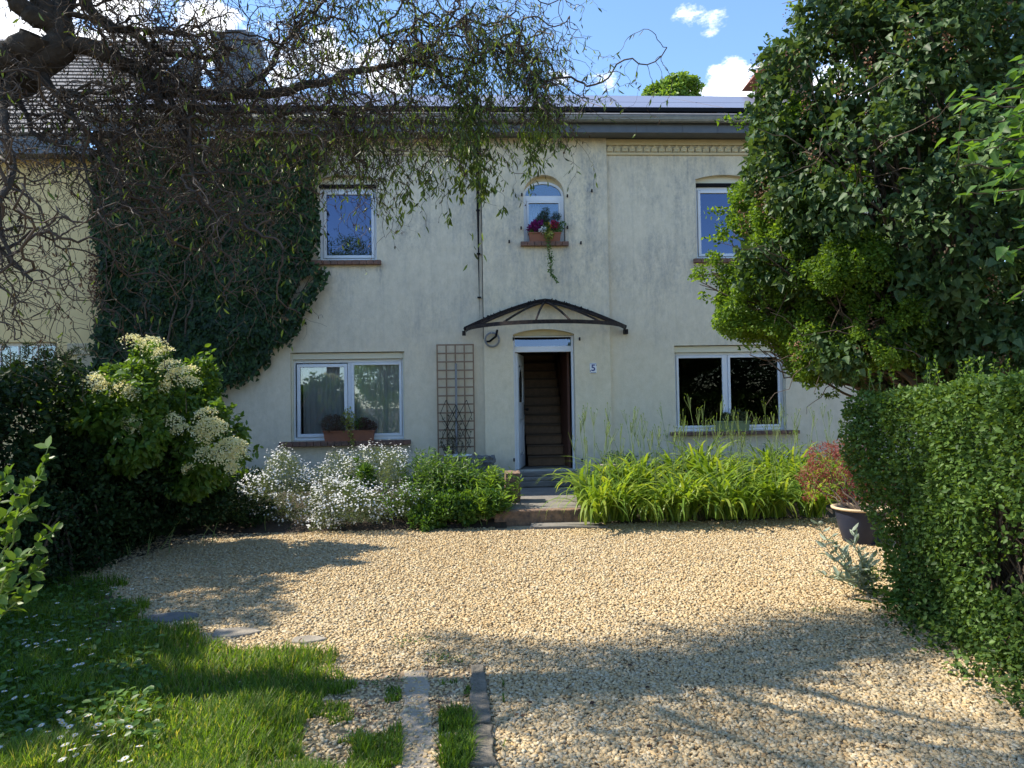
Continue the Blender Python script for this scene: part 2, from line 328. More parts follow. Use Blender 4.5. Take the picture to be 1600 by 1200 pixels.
def crown_pts(sdf, n, thick=.35, amp=.15, sc=1.6, gap=.0, gsc=2.5, seed=1, sel=None):
    f, lo, hi = sdf; got = []; tot = 0; it = 0
    while tot < n and it < 60:
        it += 1
        p = rng.random((400000, 3))*(hi-lo)+lo
        d = f(p); k = (d < amp) & (d > -thick-amp); p = p[k]; d = d[k]
        d = d+(vn(p, sc, seed)-.5)*2*amp+(vn(p, sc*3.1, seed+1)-.5)*amp
        k = (d < 0) & (d > -thick) & (rng.random(len(d)) < (1-.8*(-d/thick)**1.0)); p = p[k]
        if gap > 0: p = p[vn(p, gsc, seed+2)*.65+vn(p, gsc*2.7, seed+3)*.35 > gap]
        if sel is not None: p = p[sel(p)]
        got.append(p); tot += len(p)
    p = np.concatenate(got)[:n]; e = .03
    g = np.stack([f(p+np.array(v)*e)-f(p-np.array(v)*e) for v in ((1, 0, 0), (0, 1, 0), (0, 0, 1))], 1)
    return p, unit(g)
def foliage(name, sdf, n, size, tmpl, m, parent, droop=.35, align=.6, var=.3, seed=1, cl=True, width=1.0, **kw):
    p, g = crown_pts(sdf, n, seed=seed, **kw); n = len(p)
    tip = unit(g*.55+rdir(n)*.9+np.array([0, 0, -droop])); nr = unit(g*align+np.array([0, 0, align*.8])+rdir(n)*.75)
    s = size*(1+var*(rng.random(n)*2-1))
    rn = np.clip(.62*rng.random(n)+.38*(vn(p, 1.3, seed+5)*.5+vn(p, 3.7, seed+6)*.5)*1.0, 0, 1)
    return leaves(name, p, tip, nr, s, tmpl, m, parent, rn, width)
def limb(p0, p1, r0, r1, n=10, wob=.08, sag=0.0):
    t = np.linspace(0, 1, n)[:, None]; p0 = np.array(p0, float); p1 = np.array(p1, float); L = np.linalg.norm(p1-p0)
    w = np.cumsum(rng.normal(size=(n, 3)), 0); w = (w-w[0]-(w[-1]-w[0])*t)*wob*L/math.sqrt(n)
    p = p0+(p1-p0)*t+w; p[:, 2] -= sag*L*4*(t*(1-t))[:, 0]*-1
    return p, np.linspace(r0, r1, n)
def branches(name, items, m, parent, k=6):
    Vs = []; Fs = []; off = 0
    for p, r in items:
        V, Fq = tubes(p[None], r[None], k); Vs.append(V); Fs.append(Fq+off); off += len(V)
    return mesh_np(name, np.concatenate(Vs), [np.concatenate(Fs)], m, parent, smooth=True)
def copy_tree(o, loc, rotz=0, scale=1.0, label=None):
    c = o.copy(); COL.objects.link(c); c.location = [float(v) for v in loc]; c.rotation_euler = (0, 0, rotz); c.scale = (scale,)*3
    if label: c['label'] = label
    for ch in o.children:
        d = ch.copy(); COL.objects.link(d); d.parent = c
    return c
def inpoly(px, py, poly):
    r = np.zeros(len(px), bool); n = len(poly)
    for i in range(n):
        x1, y1 = poly[i]; x2, y2 = poly[(i+1) % n]
        c = ((y1 > py) != (y2 > py)) & (px < (x2-x1)*(py-y1)/(y2-y1+1e-12)+x1); r ^= c
    return r
# =================================================================== THE GROUND
def sheet(name, pts, m, z=None):
    mb = MB(); mb.poly([(p[0], p[1], p[2] if z is None else z) for p in pts]); o = mb.build(name, m); o['kind'] = 'structure'; return o
def gravel_mat():
    m = bpy.data.materials.new('gravel_base'); m.use_nodes = True; t = m.node_tree; b = t.nodes['Principled BSDF']; L = t.links
    tc = t.nodes.new('ShaderNodeTexCoord'); v = t.nodes.new('ShaderNodeTexVoronoi'); v.inputs['Scale'].default_value = 42; L.new(tc.outputs['Object'], v.inputs['Vector'])
    r = t.nodes.new('ShaderNodeValToRGB'); e = r.color_ramp.elements; e[0].color = (.30, .22, .13, 1); e[1].color = (.52, .43, .30, 1); e.new(.5).color = (.40, .31, .20, 1)
    L.new(v.outputs['Color'], r.inputs[0]); L.new(r.outputs[0], b.inputs['Base Color']); b.inputs['Roughness'].default_value = .9
    bp = t.nodes.new('ShaderNodeBump'); bp.inputs['Strength'].default_value = .9; bp.inputs['Distance'].default_value = .012; bp.invert = True
    L.new(v.outputs['Distance'], bp.inputs['Height']); L.new(bp.outputs[0], b.inputs['Normal']); return m
M['gravel'] = gravel_mat()
sheet('ground', [(-300, -300, -.02), (300, -300, -.02), (300, 300, -.02), (-300, 300, -.02)], M['moss'])
LAWN = [(-400, 1500), (-400, 840), (60, 870), (165, 925), (230, 980), (325, 1015), (425, 1028), (505, 1050), (548, 1085), (545, 1140), (535, 1200), (510, 1500)]
DIRT = [(510, 1500), (535, 1200), (548, 1085), (600, 1045), (760, 1040), (785, 1200), (820, 1500)]
sheet('gravel_yard', [(-5.2, -14, 0), (12, -14, 0), (12, -2.7, 0), (-5.2, -2.7, 0)], M['gravel'])
def gpoly(poly): return [tuple(G(x, y)[:2]) for x, y in poly]
lawn_w = gpoly(LAWN); dirt_w = gpoly(DIRT)
sheet('lawn', [(x, y, .006) for x, y in lawn_w], M['moss'])
sheet('dirt_strip', [(x, y, .004) for x, y in dirt_w], mat('dirt_path', (.36, .26, .16), .95, noise=(6, (.20, .14, .085), .15), bump=(30, .8)))
# gravel stones
def stones(n, y0, y1, s0, s1, zoff=0.0):
    x = rng.random(n)*1.0; yy = y0+(y1-y0)*rng.random(n)
    dd = yy+12.1; xl = -.80*dd-.3; xr = .92*dd+.4
    xx = xl+(xr-xl)*x; k = (xx > -5.0) & (xx < 11.5)
    lw = inpoly(xx, yy, lawn_w); dw = inpoly(xx, yy, dirt_w)
    j = rng.random(n)
    k &= ~(lw & (j > np.where(xx > G(470, 1100)[0], .3, .03))) & ~(dw & (j > .38))
    k &= ~((xx > G(770, 812)[0]) & (xx < G(905, 812)[0]) & (yy > -3.25))
    return np.stack([xx[k], yy[k], np.full(k.sum(), zoff)], 1), s0+(s1-s0)*rng.random(k.sum())**1.6
parts = [stones(125000, -9.9, -8.2, .009, .028), stones(140000, -8.2, -6.0, .010, .026), stones(140000, -6.0, -2.9, .012, .027)]
pos = np.concatenate([p for p, s in parts]); sz = np.concatenate([s for p, s in parts]); n = len(pos)
cube = np.array([[-1, -1, -1], [1, -1, -1], [1, 1, -1], [-1, 1, -1], [-1, -1, 1], [1, -1, 1], [1, 1, 1], [-1, 1, 1]], float)*.5
ax_ = np.stack([sz*1.05, sz*(.45+.4*rng.random(n)), sz*(.22+.26*rng.random(n))], 1)
loc = cube[None]*ax_[:, None, :]*(1+.75*(rng.random((n, 8, 3))-.5))
loc[:, 4:, :2] *= .85
al = rng.random(n)*6.283; q = unit(np.stack([rng.normal(size=n)*.27, rng.normal(size=n)*.27, np.ones(n)], 1)); h = np.stack([np.cos(al), np.sin(al), np.zeros(n)], 1)
X = unit(h-q*(h*q).sum(1, keepdims=True)); Y = np.cross(q, X); Rm = np.stack([X, Y, q], 1)
V = np.einsum('nki,nij->nkj', loc, Rm)+pos[:, None, :]; V[:, :, 2] += (sz*.22)[:, None]+rng.random(n)[:, None]*.008
cf = np.array([(0, 3, 2, 1), (4, 5, 6, 7), (0, 1, 5, 4), (1, 2, 6, 5), (2, 3, 7, 6), (3, 0, 4, 7)])
Fq = (np.arange(n)[:, None, None]*8+cf[None]).reshape(-1, 4)
M['pebble'] = leafmat('limestone_chips', [(.26, .17, .085), (.44, .315, .165), (.50, .385, .22), (.55, .45, .285), (.46, .315, .15), (.58, .50, .35), (.34, .26, .165)], .9, 0, .15)
gr = mesh_np('gravel', V.reshape(-1, 3), [Fq], M['pebble'], None, rnd=np.repeat(np.clip(rng.random(n)*.8+.2*vn(pos, .9, 3), 0, 1), 8))
tag(gr, 'loose tan limestone gravel covering the sunny front yard', 'gravel', None, 'stuff')
del V, Fq, loc
# =================================================================== THE HOUSE
YP = -.07                                                   # the porch bay stands proud of the wall
def X(px, py, y=0.0): return float(P(px, py, y)[0])
def Z(px, py, y=0.0): return float(P(px, py, y)[2])
XL = X(160, 400); XPL = X(754, 400); XPR = X(949.5, 400); XR = 9.2
ZE = Z(800, 218)                                            # underside of the fascia
ZT = Z(850, 735)                                            # door threshold
house = thing('house', 'two storey cream stucco house with open front door, solar panels and iron porch canopy', 'house', (XPL, 0, 0))
def plate(mb, x0, x1, z0, z1, yf, yb, holes):
    """wall slab with rectangular holes (x0,x1,z0,z1), faces never overlapping"""
    xs = sorted({x0, x1, *[h[0] for h in holes], *[h[1] for h in holes]}); zs = sorted({z0, z1, *[h[2] for h in holes], *[h[3] for h in holes]})
    def hole(xa, za): return any(h[0]-1e-6 <= xa < h[1]-1e-6 and h[2]-1e-6 <= za < h[3]-1e-6 for h in holes)
    for i in range(len(xs)-1):
        for j in range(len(zs)-1):
            if hole(xs[i], zs[j]): continue
            a, b, c, d = xs[i], xs[i+1], zs[j], zs[j+1]
            mb.quad((a, yf, c), (b, yf, c), (b, yf, d), (a, yf, d)); mb.quad((a, yb, d), (b, yb, d), (b, yb, c), (a, yb, c))
    for a, b, c, d in holes:
        mb.quad((a, yf, c), (a, yf, d), (a, yb, d), (a, yb, c)); mb.quad((b, yf, d), (b, yf, c), (b, yb, c), (b, yb, d))
        mb.quad((a, yf, d), (b, yf, d), (b, yb, d), (a, yb, d)); mb.quad((b, yf, c), (a, yf, c), (a, yb, c), (b, yb, c))
    mb.quad((x0, yf, z1), (x0, yf, z0), (x0, yb, z0), (x0, yb, z1)); mb.quad((x1, yf, z0), (x1, yf, z1), (x1, yb, z1), (x1, yb, z0))
    mb.quad((x0, yf, z1), (x0, yb, z1), (x1, yb, z1), (x1, yf, z1))
    return mb
def arch_fill(mb, x0, x1, zs, zc, yf, yb, n=18):
    """solid between a segmental arch (springing zs, crown zc) and the flat top zc+.0 of its rectangular opening"""
    w = (x1-x0)/2; hgt = zc-zs-.012; cx = (x0+x1)/2; Rr = (w*w+hgt*hgt)/(2*hgt); cz = zs+hgt-Rr
    xs = np.linspace(x0, x1, n+1); zz = cz+np.sqrt(np.maximum(Rr*Rr-(xs-cx)**2, 0))
    for i in range(n):
        mb.quad((xs[i], yf, zz[i]), (xs[i+1], yf, zz[i+1]), (xs[i+1], yf, zc), (xs[i], yf, zc))
        mb.quad((xs[i], yb, zz[i]), (xs[i+1], yb, zz[i+1]), (xs[i+1], yf, zz[i+1]), (xs[i], yf, zz[i]))
    return mb
def hole(pxa, pxb, pyt, pyb, y=0.0):
    m_ = (pyt+pyb)/2; c_ = (pxa+pxb)/2
    return [X(pxa, m_, y), X(pxb, m_, y), Z(c_, pyb, y), Z(c_, pyt, y)]
H_UL = hole(497, 588, 272, 407); H_LL = hole(454, 632.5, 550, 688); H_LR = hole(1055, 1228, 539, 673); H_UR = hole(1088, 1180, 272, 404)
H_UC = hole(818, 882.5, 272, 378, YP); H_D = hole(803, 899, 513, 735, YP); H_D[2] = ZT
w1 = plate(MB(), XL, XPL, 0, ZE, 0, .32, [H_UL, H_LL])
arch_fill(w1, H_UL[0], H_UL[1], H_UL[3]-.09, H_UL[3], 0, .32)
w1.build('wall', M['stucco'], house)
w2 = plate(MB(), XPL, XPR, 0, ZE, YP, .32, [H_UC, H_D])
arch_fill(w2, H_D[0], H_D[1], H_D[3]-.10, H_D[3], YP, .32)
cw = (H_UC[1]-H_UC[0])/2; arch_fill(w2, H_UC[0], H_UC[1], H_UC[3]-cw*.98, H_UC[3], YP, .32, 30)
w2.build('porch_bay', M['stucco_warm'], house)
w3 = plate(MB(), XPR, XR, 0, ZE, 0, .32, [H_LR, H_UR])
arch_fill(w3, H_UR[0], H_UR[1], H_UR[3]-.09, H_UR[3], 0, .32)
w3.build('wall', M['stucco'], house)
MB().box(XR-.3, XR, .323, 9.2, 0, ZE).box(XL, XR, 9.203, 9.5, 0, ZE).build('rear_wall', M['stucco'], house)
# cornice: a band of moulded brick under the eaves, each side of the bay
def cornice(xa, xb, name):
    mb = MB(); z0 = Z(1050, 243); mb.box(xa, xb, -.045, -.001, z0+.17, ZE-.002); mb.box(xa, xb, -.035, -.001, z0, z0+.045)
    x = xa
    while x < xb-.13: mb.prism([(x+.01, -.042, z0+.05), (x+.065, -.06, z0+.05), (x+.12, -.042, z0+.05), (x+.12, -.042, z0+.115), (x+.065, -.065, z0+.165), (x+.01, -.042, z0+.115)], (0, .04, 0)); x += .13
    return mb.build('cornice', M['plain'], house, bevel=.008)
cornice(X(505, 230), XPL-.06, ''); cornice(XPR+.004, XR, '')
# ---- eaves, gutter, roof
zf1 = Z(1000, 190, -.42)
fa = MB(); fa.box(XL, XR, -.42, -.395, ZE+.0-.03, zf1); fa.box(XL, XR, -.394, -.075, ZE+.003, ZE+.03)
x = XL
while x < XR: fa.box(x, x+.008, -.427, -.4205, ZE-.028, zf1-.004); x += .61
fa.build('fascia', M['slate'], house)
gy, gz = -.50, Z(1000, 184.5, -.5); pr = [(gy-.07*math.cos(a), gz-.07*math.sin(a)) for a in np.linspace(0, math.pi, 9)]
gt = MB()
for i in range(8): gt.quad((XL, *pr[i]), (XR, *pr[i]), (XR, *pr[i+1]), (XL, *pr[i+1]))
g_ = gt.build('gutter', M['zinc'], house, smooth=True); so_ = g_.modifiers.new('s', 'SOLIDIFY'); so_.thickness = .004
gb = MB().tube([(XL, gy-.07, gz+.004), (XR, gy-.07, gz+.004)], .011, 8)
x = XL+.2
while x < XR: gb.prism([(x, gy-.074, gz), (x, gy-.06, gz-.05), (x, gy, gz-.075), (x, -.425, gz-.05), (x, -.425, gz+.01), (x, gy-.05, gz+.008)], (.012, 0, 0)); x += .61
gb.build('gutter_bracket', M['zinc'], house)
TH = rad(26); ry0, rz0 = -.52, gz+.06
def roofpt(x, s, off=0.0): return (x, ry0+s*math.cos(TH)-off*math.sin(TH), rz0+s*math.sin(TH)+off*math.cos(TH))
SL = 5.6
rf = MB().prism([roofpt(XL, 0, 0), roofpt(XL, SL, 0), roofpt(XL, SL, -.12), roofpt(XL, 0, -.12)], (XR-XL, 0, 0))
ry1, rz1 = roofpt(0, SL)[1:]
rf.prism([(XL, ry1+.003, rz1), (XL, ry1+5.2, rz1-2.5), (XL, ry1+5.2, rz1-2.62), (XL, ry1+.003, rz1-.12)], (XR-XL, 0, 0))
roof = rf.build('roof', M['roof'], house)
# solar panels: two rows, seams at measured places
seams = [X(p, 165, 1.5) for p in (240, 415, 590, 760, 915, 1080, 1245, 1410)]
for a, b in zip(seams[:-1], seams[1:]):
    for s0, s1 in ((.35, 1.97), (2.05, 4.9)):
        mb = MB(); mb.prism([roofpt(a+.025, s0, .09), roofpt(a+.025, s1, .09), roofpt(a+.025, s1, .055), roofpt(a+.025, s0, .055)], (b-a-.05, 0, 0))
        pn = mb.build('solar_panel', M['panel'], house)
mb = MB()
for s_ in (.32, 2.02, 4.93): mb.bar(roofpt(seams[0], s_, .05), roofpt(seams[-1], s_, .05), .04, .07)
mb.build('panel_rail', M['black'], house)
chr_ = MB().box(X(1192, 110, 3.5), X(1260, 110, 3.5), 3.2, 4.0, 7.6, Z(1210, 112, 3.5)); ch2 = chr_.build('chimney', M['rustbrick'], house)
cc = MB(); a, b = X(1184, 100, 3.2), X(1262, 100, 3.2); zc_ = Z(1210, 112, 3.2)
cc.prism([(a, 3.0, zc_), (b, 3.0, zc_), ((a+b)/2+.15, 3.0, zc_+.55), ((a+b)/2-.15, 3.0, zc_+.55)], (0, 1.2, 0)); cc.build('chimney_cap', M['terra'], ch2)
chl = MB().box(X(340, 100, 3.6), X(398, 100, 3.6), 3.4, 4.3, 7.2, Z(370, 70, 3.6)); chl.box(X(336, 100, 3.6), X(402, 100, 3.6), 3.36, 4.34, Z(370, 70, 3.6), Z(370, 58, 3.6))
chl.box(X(352, 50, 3.6), X(384, 50, 3.6), 3.6, 4.1, Z(370, 58, 3.6)+.002, Z(370, 46, 3.6)); chl.build('chimney', M['slate'], house)
# ---- windows
def frame_rect(mb, x0, x1, z0, z1, w, y0, y1, wb=None):
    wb = wb or w
    mb.box(x0, x0+w, y0, y1, z0, z1); mb.box(x1-w, x1, y0, y1, z0, z1); mb.box(x0+w, x1-w, y0, y1, z0, z0+wb); mb.box(x0+w, x1-w, y0, y1, z1-w, z1)
def sill(x0, x1, z, y, win, h=.085, out=.09):
    mb = MB(); x = x0; n = max(3, round((x1-x0)/.115)); st = (x1-x0)/n
    for i in range(n): mb.prism([(x0+i*st+.003, y-out, z-h), (x0+(i+1)*st-.003, y-out, z-h), (x0+(i+1)*st-.003, y-out, z-.012), (x0+i*st+.003, y-out, z-.012)], (0, out+.10, .008))
    return mb.build('sill', M['brick'], win, bevel=.005)
def pane(win, x0, x1, z0, z1, y, m='glass', tilt=0):
    return MB().box(x0, x1, y, y+.008, z0, z1).build('pane', M[m], win)
def curtain(win, x0, x1, z0, z1, y, amp=.035, n=90, folds=9):
    t = np.linspace(0, 1, n); xs = x0+(x1-x0)*t; ys = y+amp*np.sin(t*folds*6.28+1.3*np.sin(t*11))
    mb = MB()
    for i in range(n-1): mb.quad((xs[i], ys[i], z0), (xs[i+1], ys[i+1], z0), (xs[i+1], ys[i+1], z1), (xs[i], ys[i], z1))
    o = mb.build('curtain', M['curtain'], win, smooth=True); return o
def room(x0, x1, z0, z1, y0, y1, m, name='room'):
    mb = MB(); mb.quad((x0, y1, z0), (x1, y1, z0), (x1, y1, z1), (x0, y1, z1)); mb.quad((x0, y0, z0), (x0, y1, z0), (x0, y1, z1), (x0, y0, z1)); mb.quad((x1, y1, z0), (x1, y0, z0), (x1, y0, z1), (x1, y1, z1))
    mb.quad((x0, y0, z1), (x0, y1, z1), (x1, y1, z1), (x1, y0, z1)); mb.quad((x0, y0, z0), (x1, y0, z0), (x1, y1, z0), (x0, y1, z0)); return mb.build(name, m, house)
# upper windows (single sash under a roller box)
for h, s0, s1, side in ((H_UL, 484.4, 596, 0), (H_UR, 1083, 1186, 1)):
    x0, x1, z0, z1 = h; zb = Z((s0+s1)/2, 291 if side == 0 else 289); zt2 = Z((s0+s1)/2, 282); yw = .13
    mb = MB(); frame_rect(mb, x0+.003, x1-.003, z0+.003, zb, .055, yw, yw+.07); frame_rect(mb, x0+.065, x1-.05, z0+.062, zb-.06, .05, yw-.02, yw+.05)
    win = mb.build('window', M['white'], house, bevel=.006)
    pane(win, x0+.115, x1-.10, z0+.112, zb-.11, yw+.012, 'glassu')
    MB().box(x0+.004, x1-.004, .10, .22, zb+.055, z1-.004).build('roller_box', M['shutter'], win, bevel=.006)
    MB().box(x0+.004, x1-.004, .07, .22, zb+.003, zb+.053).build('roller_slot', M['black'], win)
    sill(X(s0, 410), X(s1, 410), z0+.003, 0, win)
room(XL+.1, XPL-.1, Z(500, 470), ZE-.05, .33, 3.6, M['room']); room(XPR+.1, XR-.4, Z(1100, 470), ZE-.05, .33, 3.6, M['room'])
# lower left window: left sash tilted open, right fixed, with net curtains
x0, x1, z0, z1 = H_LL; zb = Z(543, 561); yw = .11; xm = X(546.5, 620, yw)
mb = MB(); frame_rect(mb, x0+.003, x1-.003, z0+.003, zb, .055, yw, yw+.07); mb.box(xm-.03, xm+.03, yw, yw+.07, z0+.058, zb-.055)
frame_rect(mb, xm+.032, x1-.06, z0+.06, zb-.057, .045, yw-.018, yw+.055)
win = mb.build('window', M['white'], house, bevel=.006)
pane(win, xm+.077, x1-.105, z0+.105, zb-.102, yw+.01)
sm = MB(); frame_rect(sm, x0+.085, xm-.036, z0+.06, zb-.075, .055, yw-.022, yw+.04); sash = sm.build('tilted_sash', M['white'], win, bevel=.006)
pane(win, x0+.14, xm-.091, z0+.115, zb-.13, yw+.0)
MB().box(x0+.058, x0+.083, yw+.045, yw+.065, z0+.06, zb-.06).build('dark_gap', M['black'], win)
MB().box(x0+.03, x1-.03, .05, .2, zb+.003, z1-.012).build('roller_box', M['shutter'], win, bevel=.006)
MB().box(x0+.004, x0+.028, .045, .2, z0+.01, z1-.012).build('shutter_guide', M['shutter'], win); MB().box(x1-.028, x1-.004, .045, .2, z0+.01, z1-.012).build('shutter_guide', M['shutter'], win)
curtain(win, x0+.16, xm-.02, z0+.05, zb-.02, .215, .018); curtain(win, xm+.05, x1-.08, z0+.05, zb-.02, .215, .018)
sill(X(438, 692), X(642.4, 692), z0+.003, 0, win, .09, .11)
room(XL+.1, XPL-.1, Z(500, 720), Z(500, 500), .33, 4.0, M['room'])
# lower right window
x0, x1, z0, z1 = H_LR; zb = Z(1140, 550); xm = X(1135, 610, yw)
mb = MB(); frame_rect(mb, x0+.003, x1-.003, z0+.003, zb, .05, yw, yw+.07); mb.box(xm-.03, xm+.03, yw, yw+.07, z0+.055, zb-.05)
frame_rect(mb, x0+.055, xm-.032, z0+.055, zb-.052, .04, yw-.018, yw+.055); frame_rect(mb, xm+.032, x1-.055, z0+.055, zb-.052, .04, yw-.018, yw+.055)
win = mb.build('window', M['white'], house, bevel=.006)
pane(win, x0+.095, xm-.072, z0+.095, zb-.092, yw+.01, 'glassd'); pane(win, xm+.072, x1-.095, z0+.095, zb-.092, yw+.01, 'glassd')
MB().box(x0+.004, x1-.004, .05, .2, zb+.003, z1-.012).build('roller_box', M['shutter'], win, bevel=.006)
sill(X(1047, 680), X(1246, 680), z0+.003, 0, win, .07, .11)
room(XPR+.1, XR-.4, Z(1100, 720), Z(1100, 500), .33, 4.0, M['room'])
# arched centre window
x0, x1, z0, z1 = H_UC; yw = .05; cx = (x0+x1)/2; wv = (x1-x0)/2-.004; ztr = Z(850, 303, YP); zt2 = Z(850, 312, YP)
mb = MB(); frame_rect(mb, x0+.003, x1-.003, z0+.003, ztr, .062, yw, yw+.07); frame_rect(mb, x0+.068, x1-.068, z0+.067, ztr-.1, .028, yw-.02, yw+.05)
mb.box(x0+.067, x1-.067, yw-.018, yw+.05, ztr-.097, ztr-.064)
nseg = 22; Ro = wv; hh_ = z1-ztr-.10
for i in range(nseg):
    a0, a1 = math.pi*i/nseg, math.pi*(i+1)/nseg
    pt = lambda a, k: (cx+(Ro-k)*math.cos(a), yw, ztr+.004+(hh_-k)*math.sin(a))
    mb.prism([pt(a0, 0), pt(a1, 0), pt(a1, .04), pt(a0, .04)], (0, .06, 0))
win = mb.build('window', M['white'], house)
pane(win, x0+.096, x1-.096, z0+.095, ztr-.128, yw+.01)
gp = MB(); gp.prism([(cx+(Ro-.03)*math.cos(a), yw+.02, ztr+.004+(hh_-.03)*math.sin(a)) for a in np.linspace(0, math.pi, 24)], (0, .008, 0)); gp.build('pane', M['glass'], win)
# top filler between arched frame and arched reveal
fl = MB()
for i in range(nseg):
    a0, a1 = math.pi*i/nseg, math.pi*(i+1)/nseg
    o_ = lambda a, k: (cx+(Ro+k*.0)*math.cos(a), yw+.01, ztr+.004+(hh_+k)*math.sin(a))
    fl.prism([o_(a0, .10), o_(a1, .10), o_(a1, .004), o_(a0, .004)], (0, .05, 0))
fl.build('arch_panel', M['plain'], win)
sill(X(813, 380, YP), X(888, 380, YP), z0+.003, YP, win, .085, .09)
curtain(win, x0+.1, cx-.05, z0+.1, ztr-.1, .30, .02, 40, 4)
room(XPL+.1, XPR-.1, Z(850, 480), ZE-.05, .33, 2.6, M['room'])
# ---- doorway: frame, transom light, open leaf, hall with stairs
x0, x1, z0, z1 = H_D; yd = .06; zbar0 = Z(850, 549, YP); zbar1 = Z(850, 540, YP); ztop = Z(850, 523.5, YP)
mb = MB(); mb.box(x0+.003, x0+.035, yd, yd+.08, z0+.002, ztop); mb.box(x1-.04, x1-.003, yd, yd+.08, z0+.002, ztop); mb.box(x0+.036, x1-.041, yd-.005, yd+.08, zbar0, zbar1); mb.box(x0+.036, x1-.041, yd+.004, yd+.07, ztop-.025, ztop)
dfr = mb.build('door_frame', M['white'], house, bevel=.005)
MB().box(x0+.036, x1-.041, yd+.03, yd+.04, zbar1+.002, ztop-.027).build('transom_pane', M['glassu'], dfr)
MB().box(x0+.004, x1-.004, yd-.02, yd+.08, ztop+.003, z1-.004).build('arch_panel', M['plain'], dfr)
ang = rad(79); hx, hy = x0+.038, yd+.05; Wd = .86; zd0 = z0+.012; Hd = zbar0-.012-zd0
cA, sA = math.cos(ang), math.sin(ang)
def dl(u, v, w): return (hx+u*cA+v*sA, hy+u*sA-v*cA, zd0+w)   # u along the leaf, v towards its outer (seen) face
def dbox(mb, u0, u1, v0, v1, w0, w1):
    n = len(mb.v); mb.v += [dl(u0, v0, w0), dl(u1, v0, w0), dl(u1, v1, w0), dl(u0, v1, w0), dl(u0, v0, w1), dl(u1, v0, w1), dl(u1, v1, w1), dl(u0, v1, w1)]
    mb.f += [tuple(n+i for i in q) for q in ((0, 1, 2, 3), (7, 6, 5, 4), (4, 5, 1, 0), (5, 6, 2, 1), (6, 7, 3, 2), (7, 4, 0, 3))]
mb = MB(); dbox(mb, 0, .16, 0, .045, 0, Hd); dbox(mb, .70, Wd, 0, .045, 0, Hd); dbox(mb, .161, .699, 0, .045, 0, .22); dbox(mb, .161, .699, 0, .045, .86, 1.16); dbox(mb, .161, .699, 0, .045, Hd-.2, Hd)
dbox(mb, .161, .699, .008, .03, .222, .858)
for u in (.24, .5): dbox(mb, u, u+.13, .031, .042, .27, .80)
for k in range(10):
    a0, a1 = math.pi*k/10, math.pi*(k+1)/10
    q = lambda a, r, h: (.43+r*math.cos(a), Hd-.42+h*math.sin(a)); p0, p1, p2, p3 = q(a0, .27, .22), q(a1, .27, .22), q(a1, .22, .16), q(a0, .22, .16)
    n = len(mb.v); mb.v += [dl(p[0], v, p[1]) for v in (.0305, .044) for p in (p0, p1, p2, p3)]
    mb.f += [(n, n+1, n+2, n+3), (n+7, n+6, n+5, n+4), (n, n+4, n+5, n+1), (n+2, n+6, n+7, n+3), (n+1, n+5, n+6, n+2), (n+3, n+7, n+4, n)]
door = mb.build('door', M['white'], house, bevel=.004)
gm = MB(); dbox(gm, .163, .697, .015, .025, 1.162, Hd-.202); gm.build('door_glass', M['glassd'], door)
ir = MB(); dbox(ir, .26, .60, .0255, .029, 1.3, 1.315); dbox(ir, .26, .60, .0255, .029, 1.8, 1.815)
for u in (.3, .43, .56): dbox(ir, u, u+.012, .0255, .035, 1.25, Hd-.3)
ir.build('glass_grille', M['iron'], door)
hm = MB(); hm.tube([dl(.80, .045, 1.03), dl(.80, .09, 1.03)], .012, 10); hm.lathe(dl(.80, .10, 1.0), [(.0, 0), (.022, .006), (.034, .028), (.022, .05), (0, .056)], 14)
dbox(hm, .775, .825, .0455, .052, .93, 1.12); hm.build('handle', M['iron'], door, smooth=False)
xh0, xh1 = x0-.30, x1+.35; yh1 = 5.0
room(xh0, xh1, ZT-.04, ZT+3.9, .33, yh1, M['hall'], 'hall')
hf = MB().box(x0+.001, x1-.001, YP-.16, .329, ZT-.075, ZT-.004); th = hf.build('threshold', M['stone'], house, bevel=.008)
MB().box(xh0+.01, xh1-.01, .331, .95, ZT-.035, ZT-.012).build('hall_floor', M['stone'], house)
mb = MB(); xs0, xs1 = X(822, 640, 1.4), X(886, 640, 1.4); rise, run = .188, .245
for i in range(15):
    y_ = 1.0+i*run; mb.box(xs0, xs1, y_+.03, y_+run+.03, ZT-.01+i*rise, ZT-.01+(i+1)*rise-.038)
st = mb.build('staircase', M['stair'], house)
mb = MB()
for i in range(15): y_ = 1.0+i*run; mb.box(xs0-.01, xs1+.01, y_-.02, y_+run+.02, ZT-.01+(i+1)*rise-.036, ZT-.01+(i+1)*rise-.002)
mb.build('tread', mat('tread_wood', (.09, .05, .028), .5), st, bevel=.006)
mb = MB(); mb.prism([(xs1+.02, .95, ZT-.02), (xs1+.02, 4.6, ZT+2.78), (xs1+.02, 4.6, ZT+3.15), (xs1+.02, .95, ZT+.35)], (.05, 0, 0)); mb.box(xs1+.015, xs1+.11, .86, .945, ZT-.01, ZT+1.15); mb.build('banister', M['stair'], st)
MB().box(x1-.06, x1-.02, .5, 1.6, ZT-.01, ZT+2.1).build('inner_door', mat('inner_door_wood', (.13, .05, .035), .5), house)
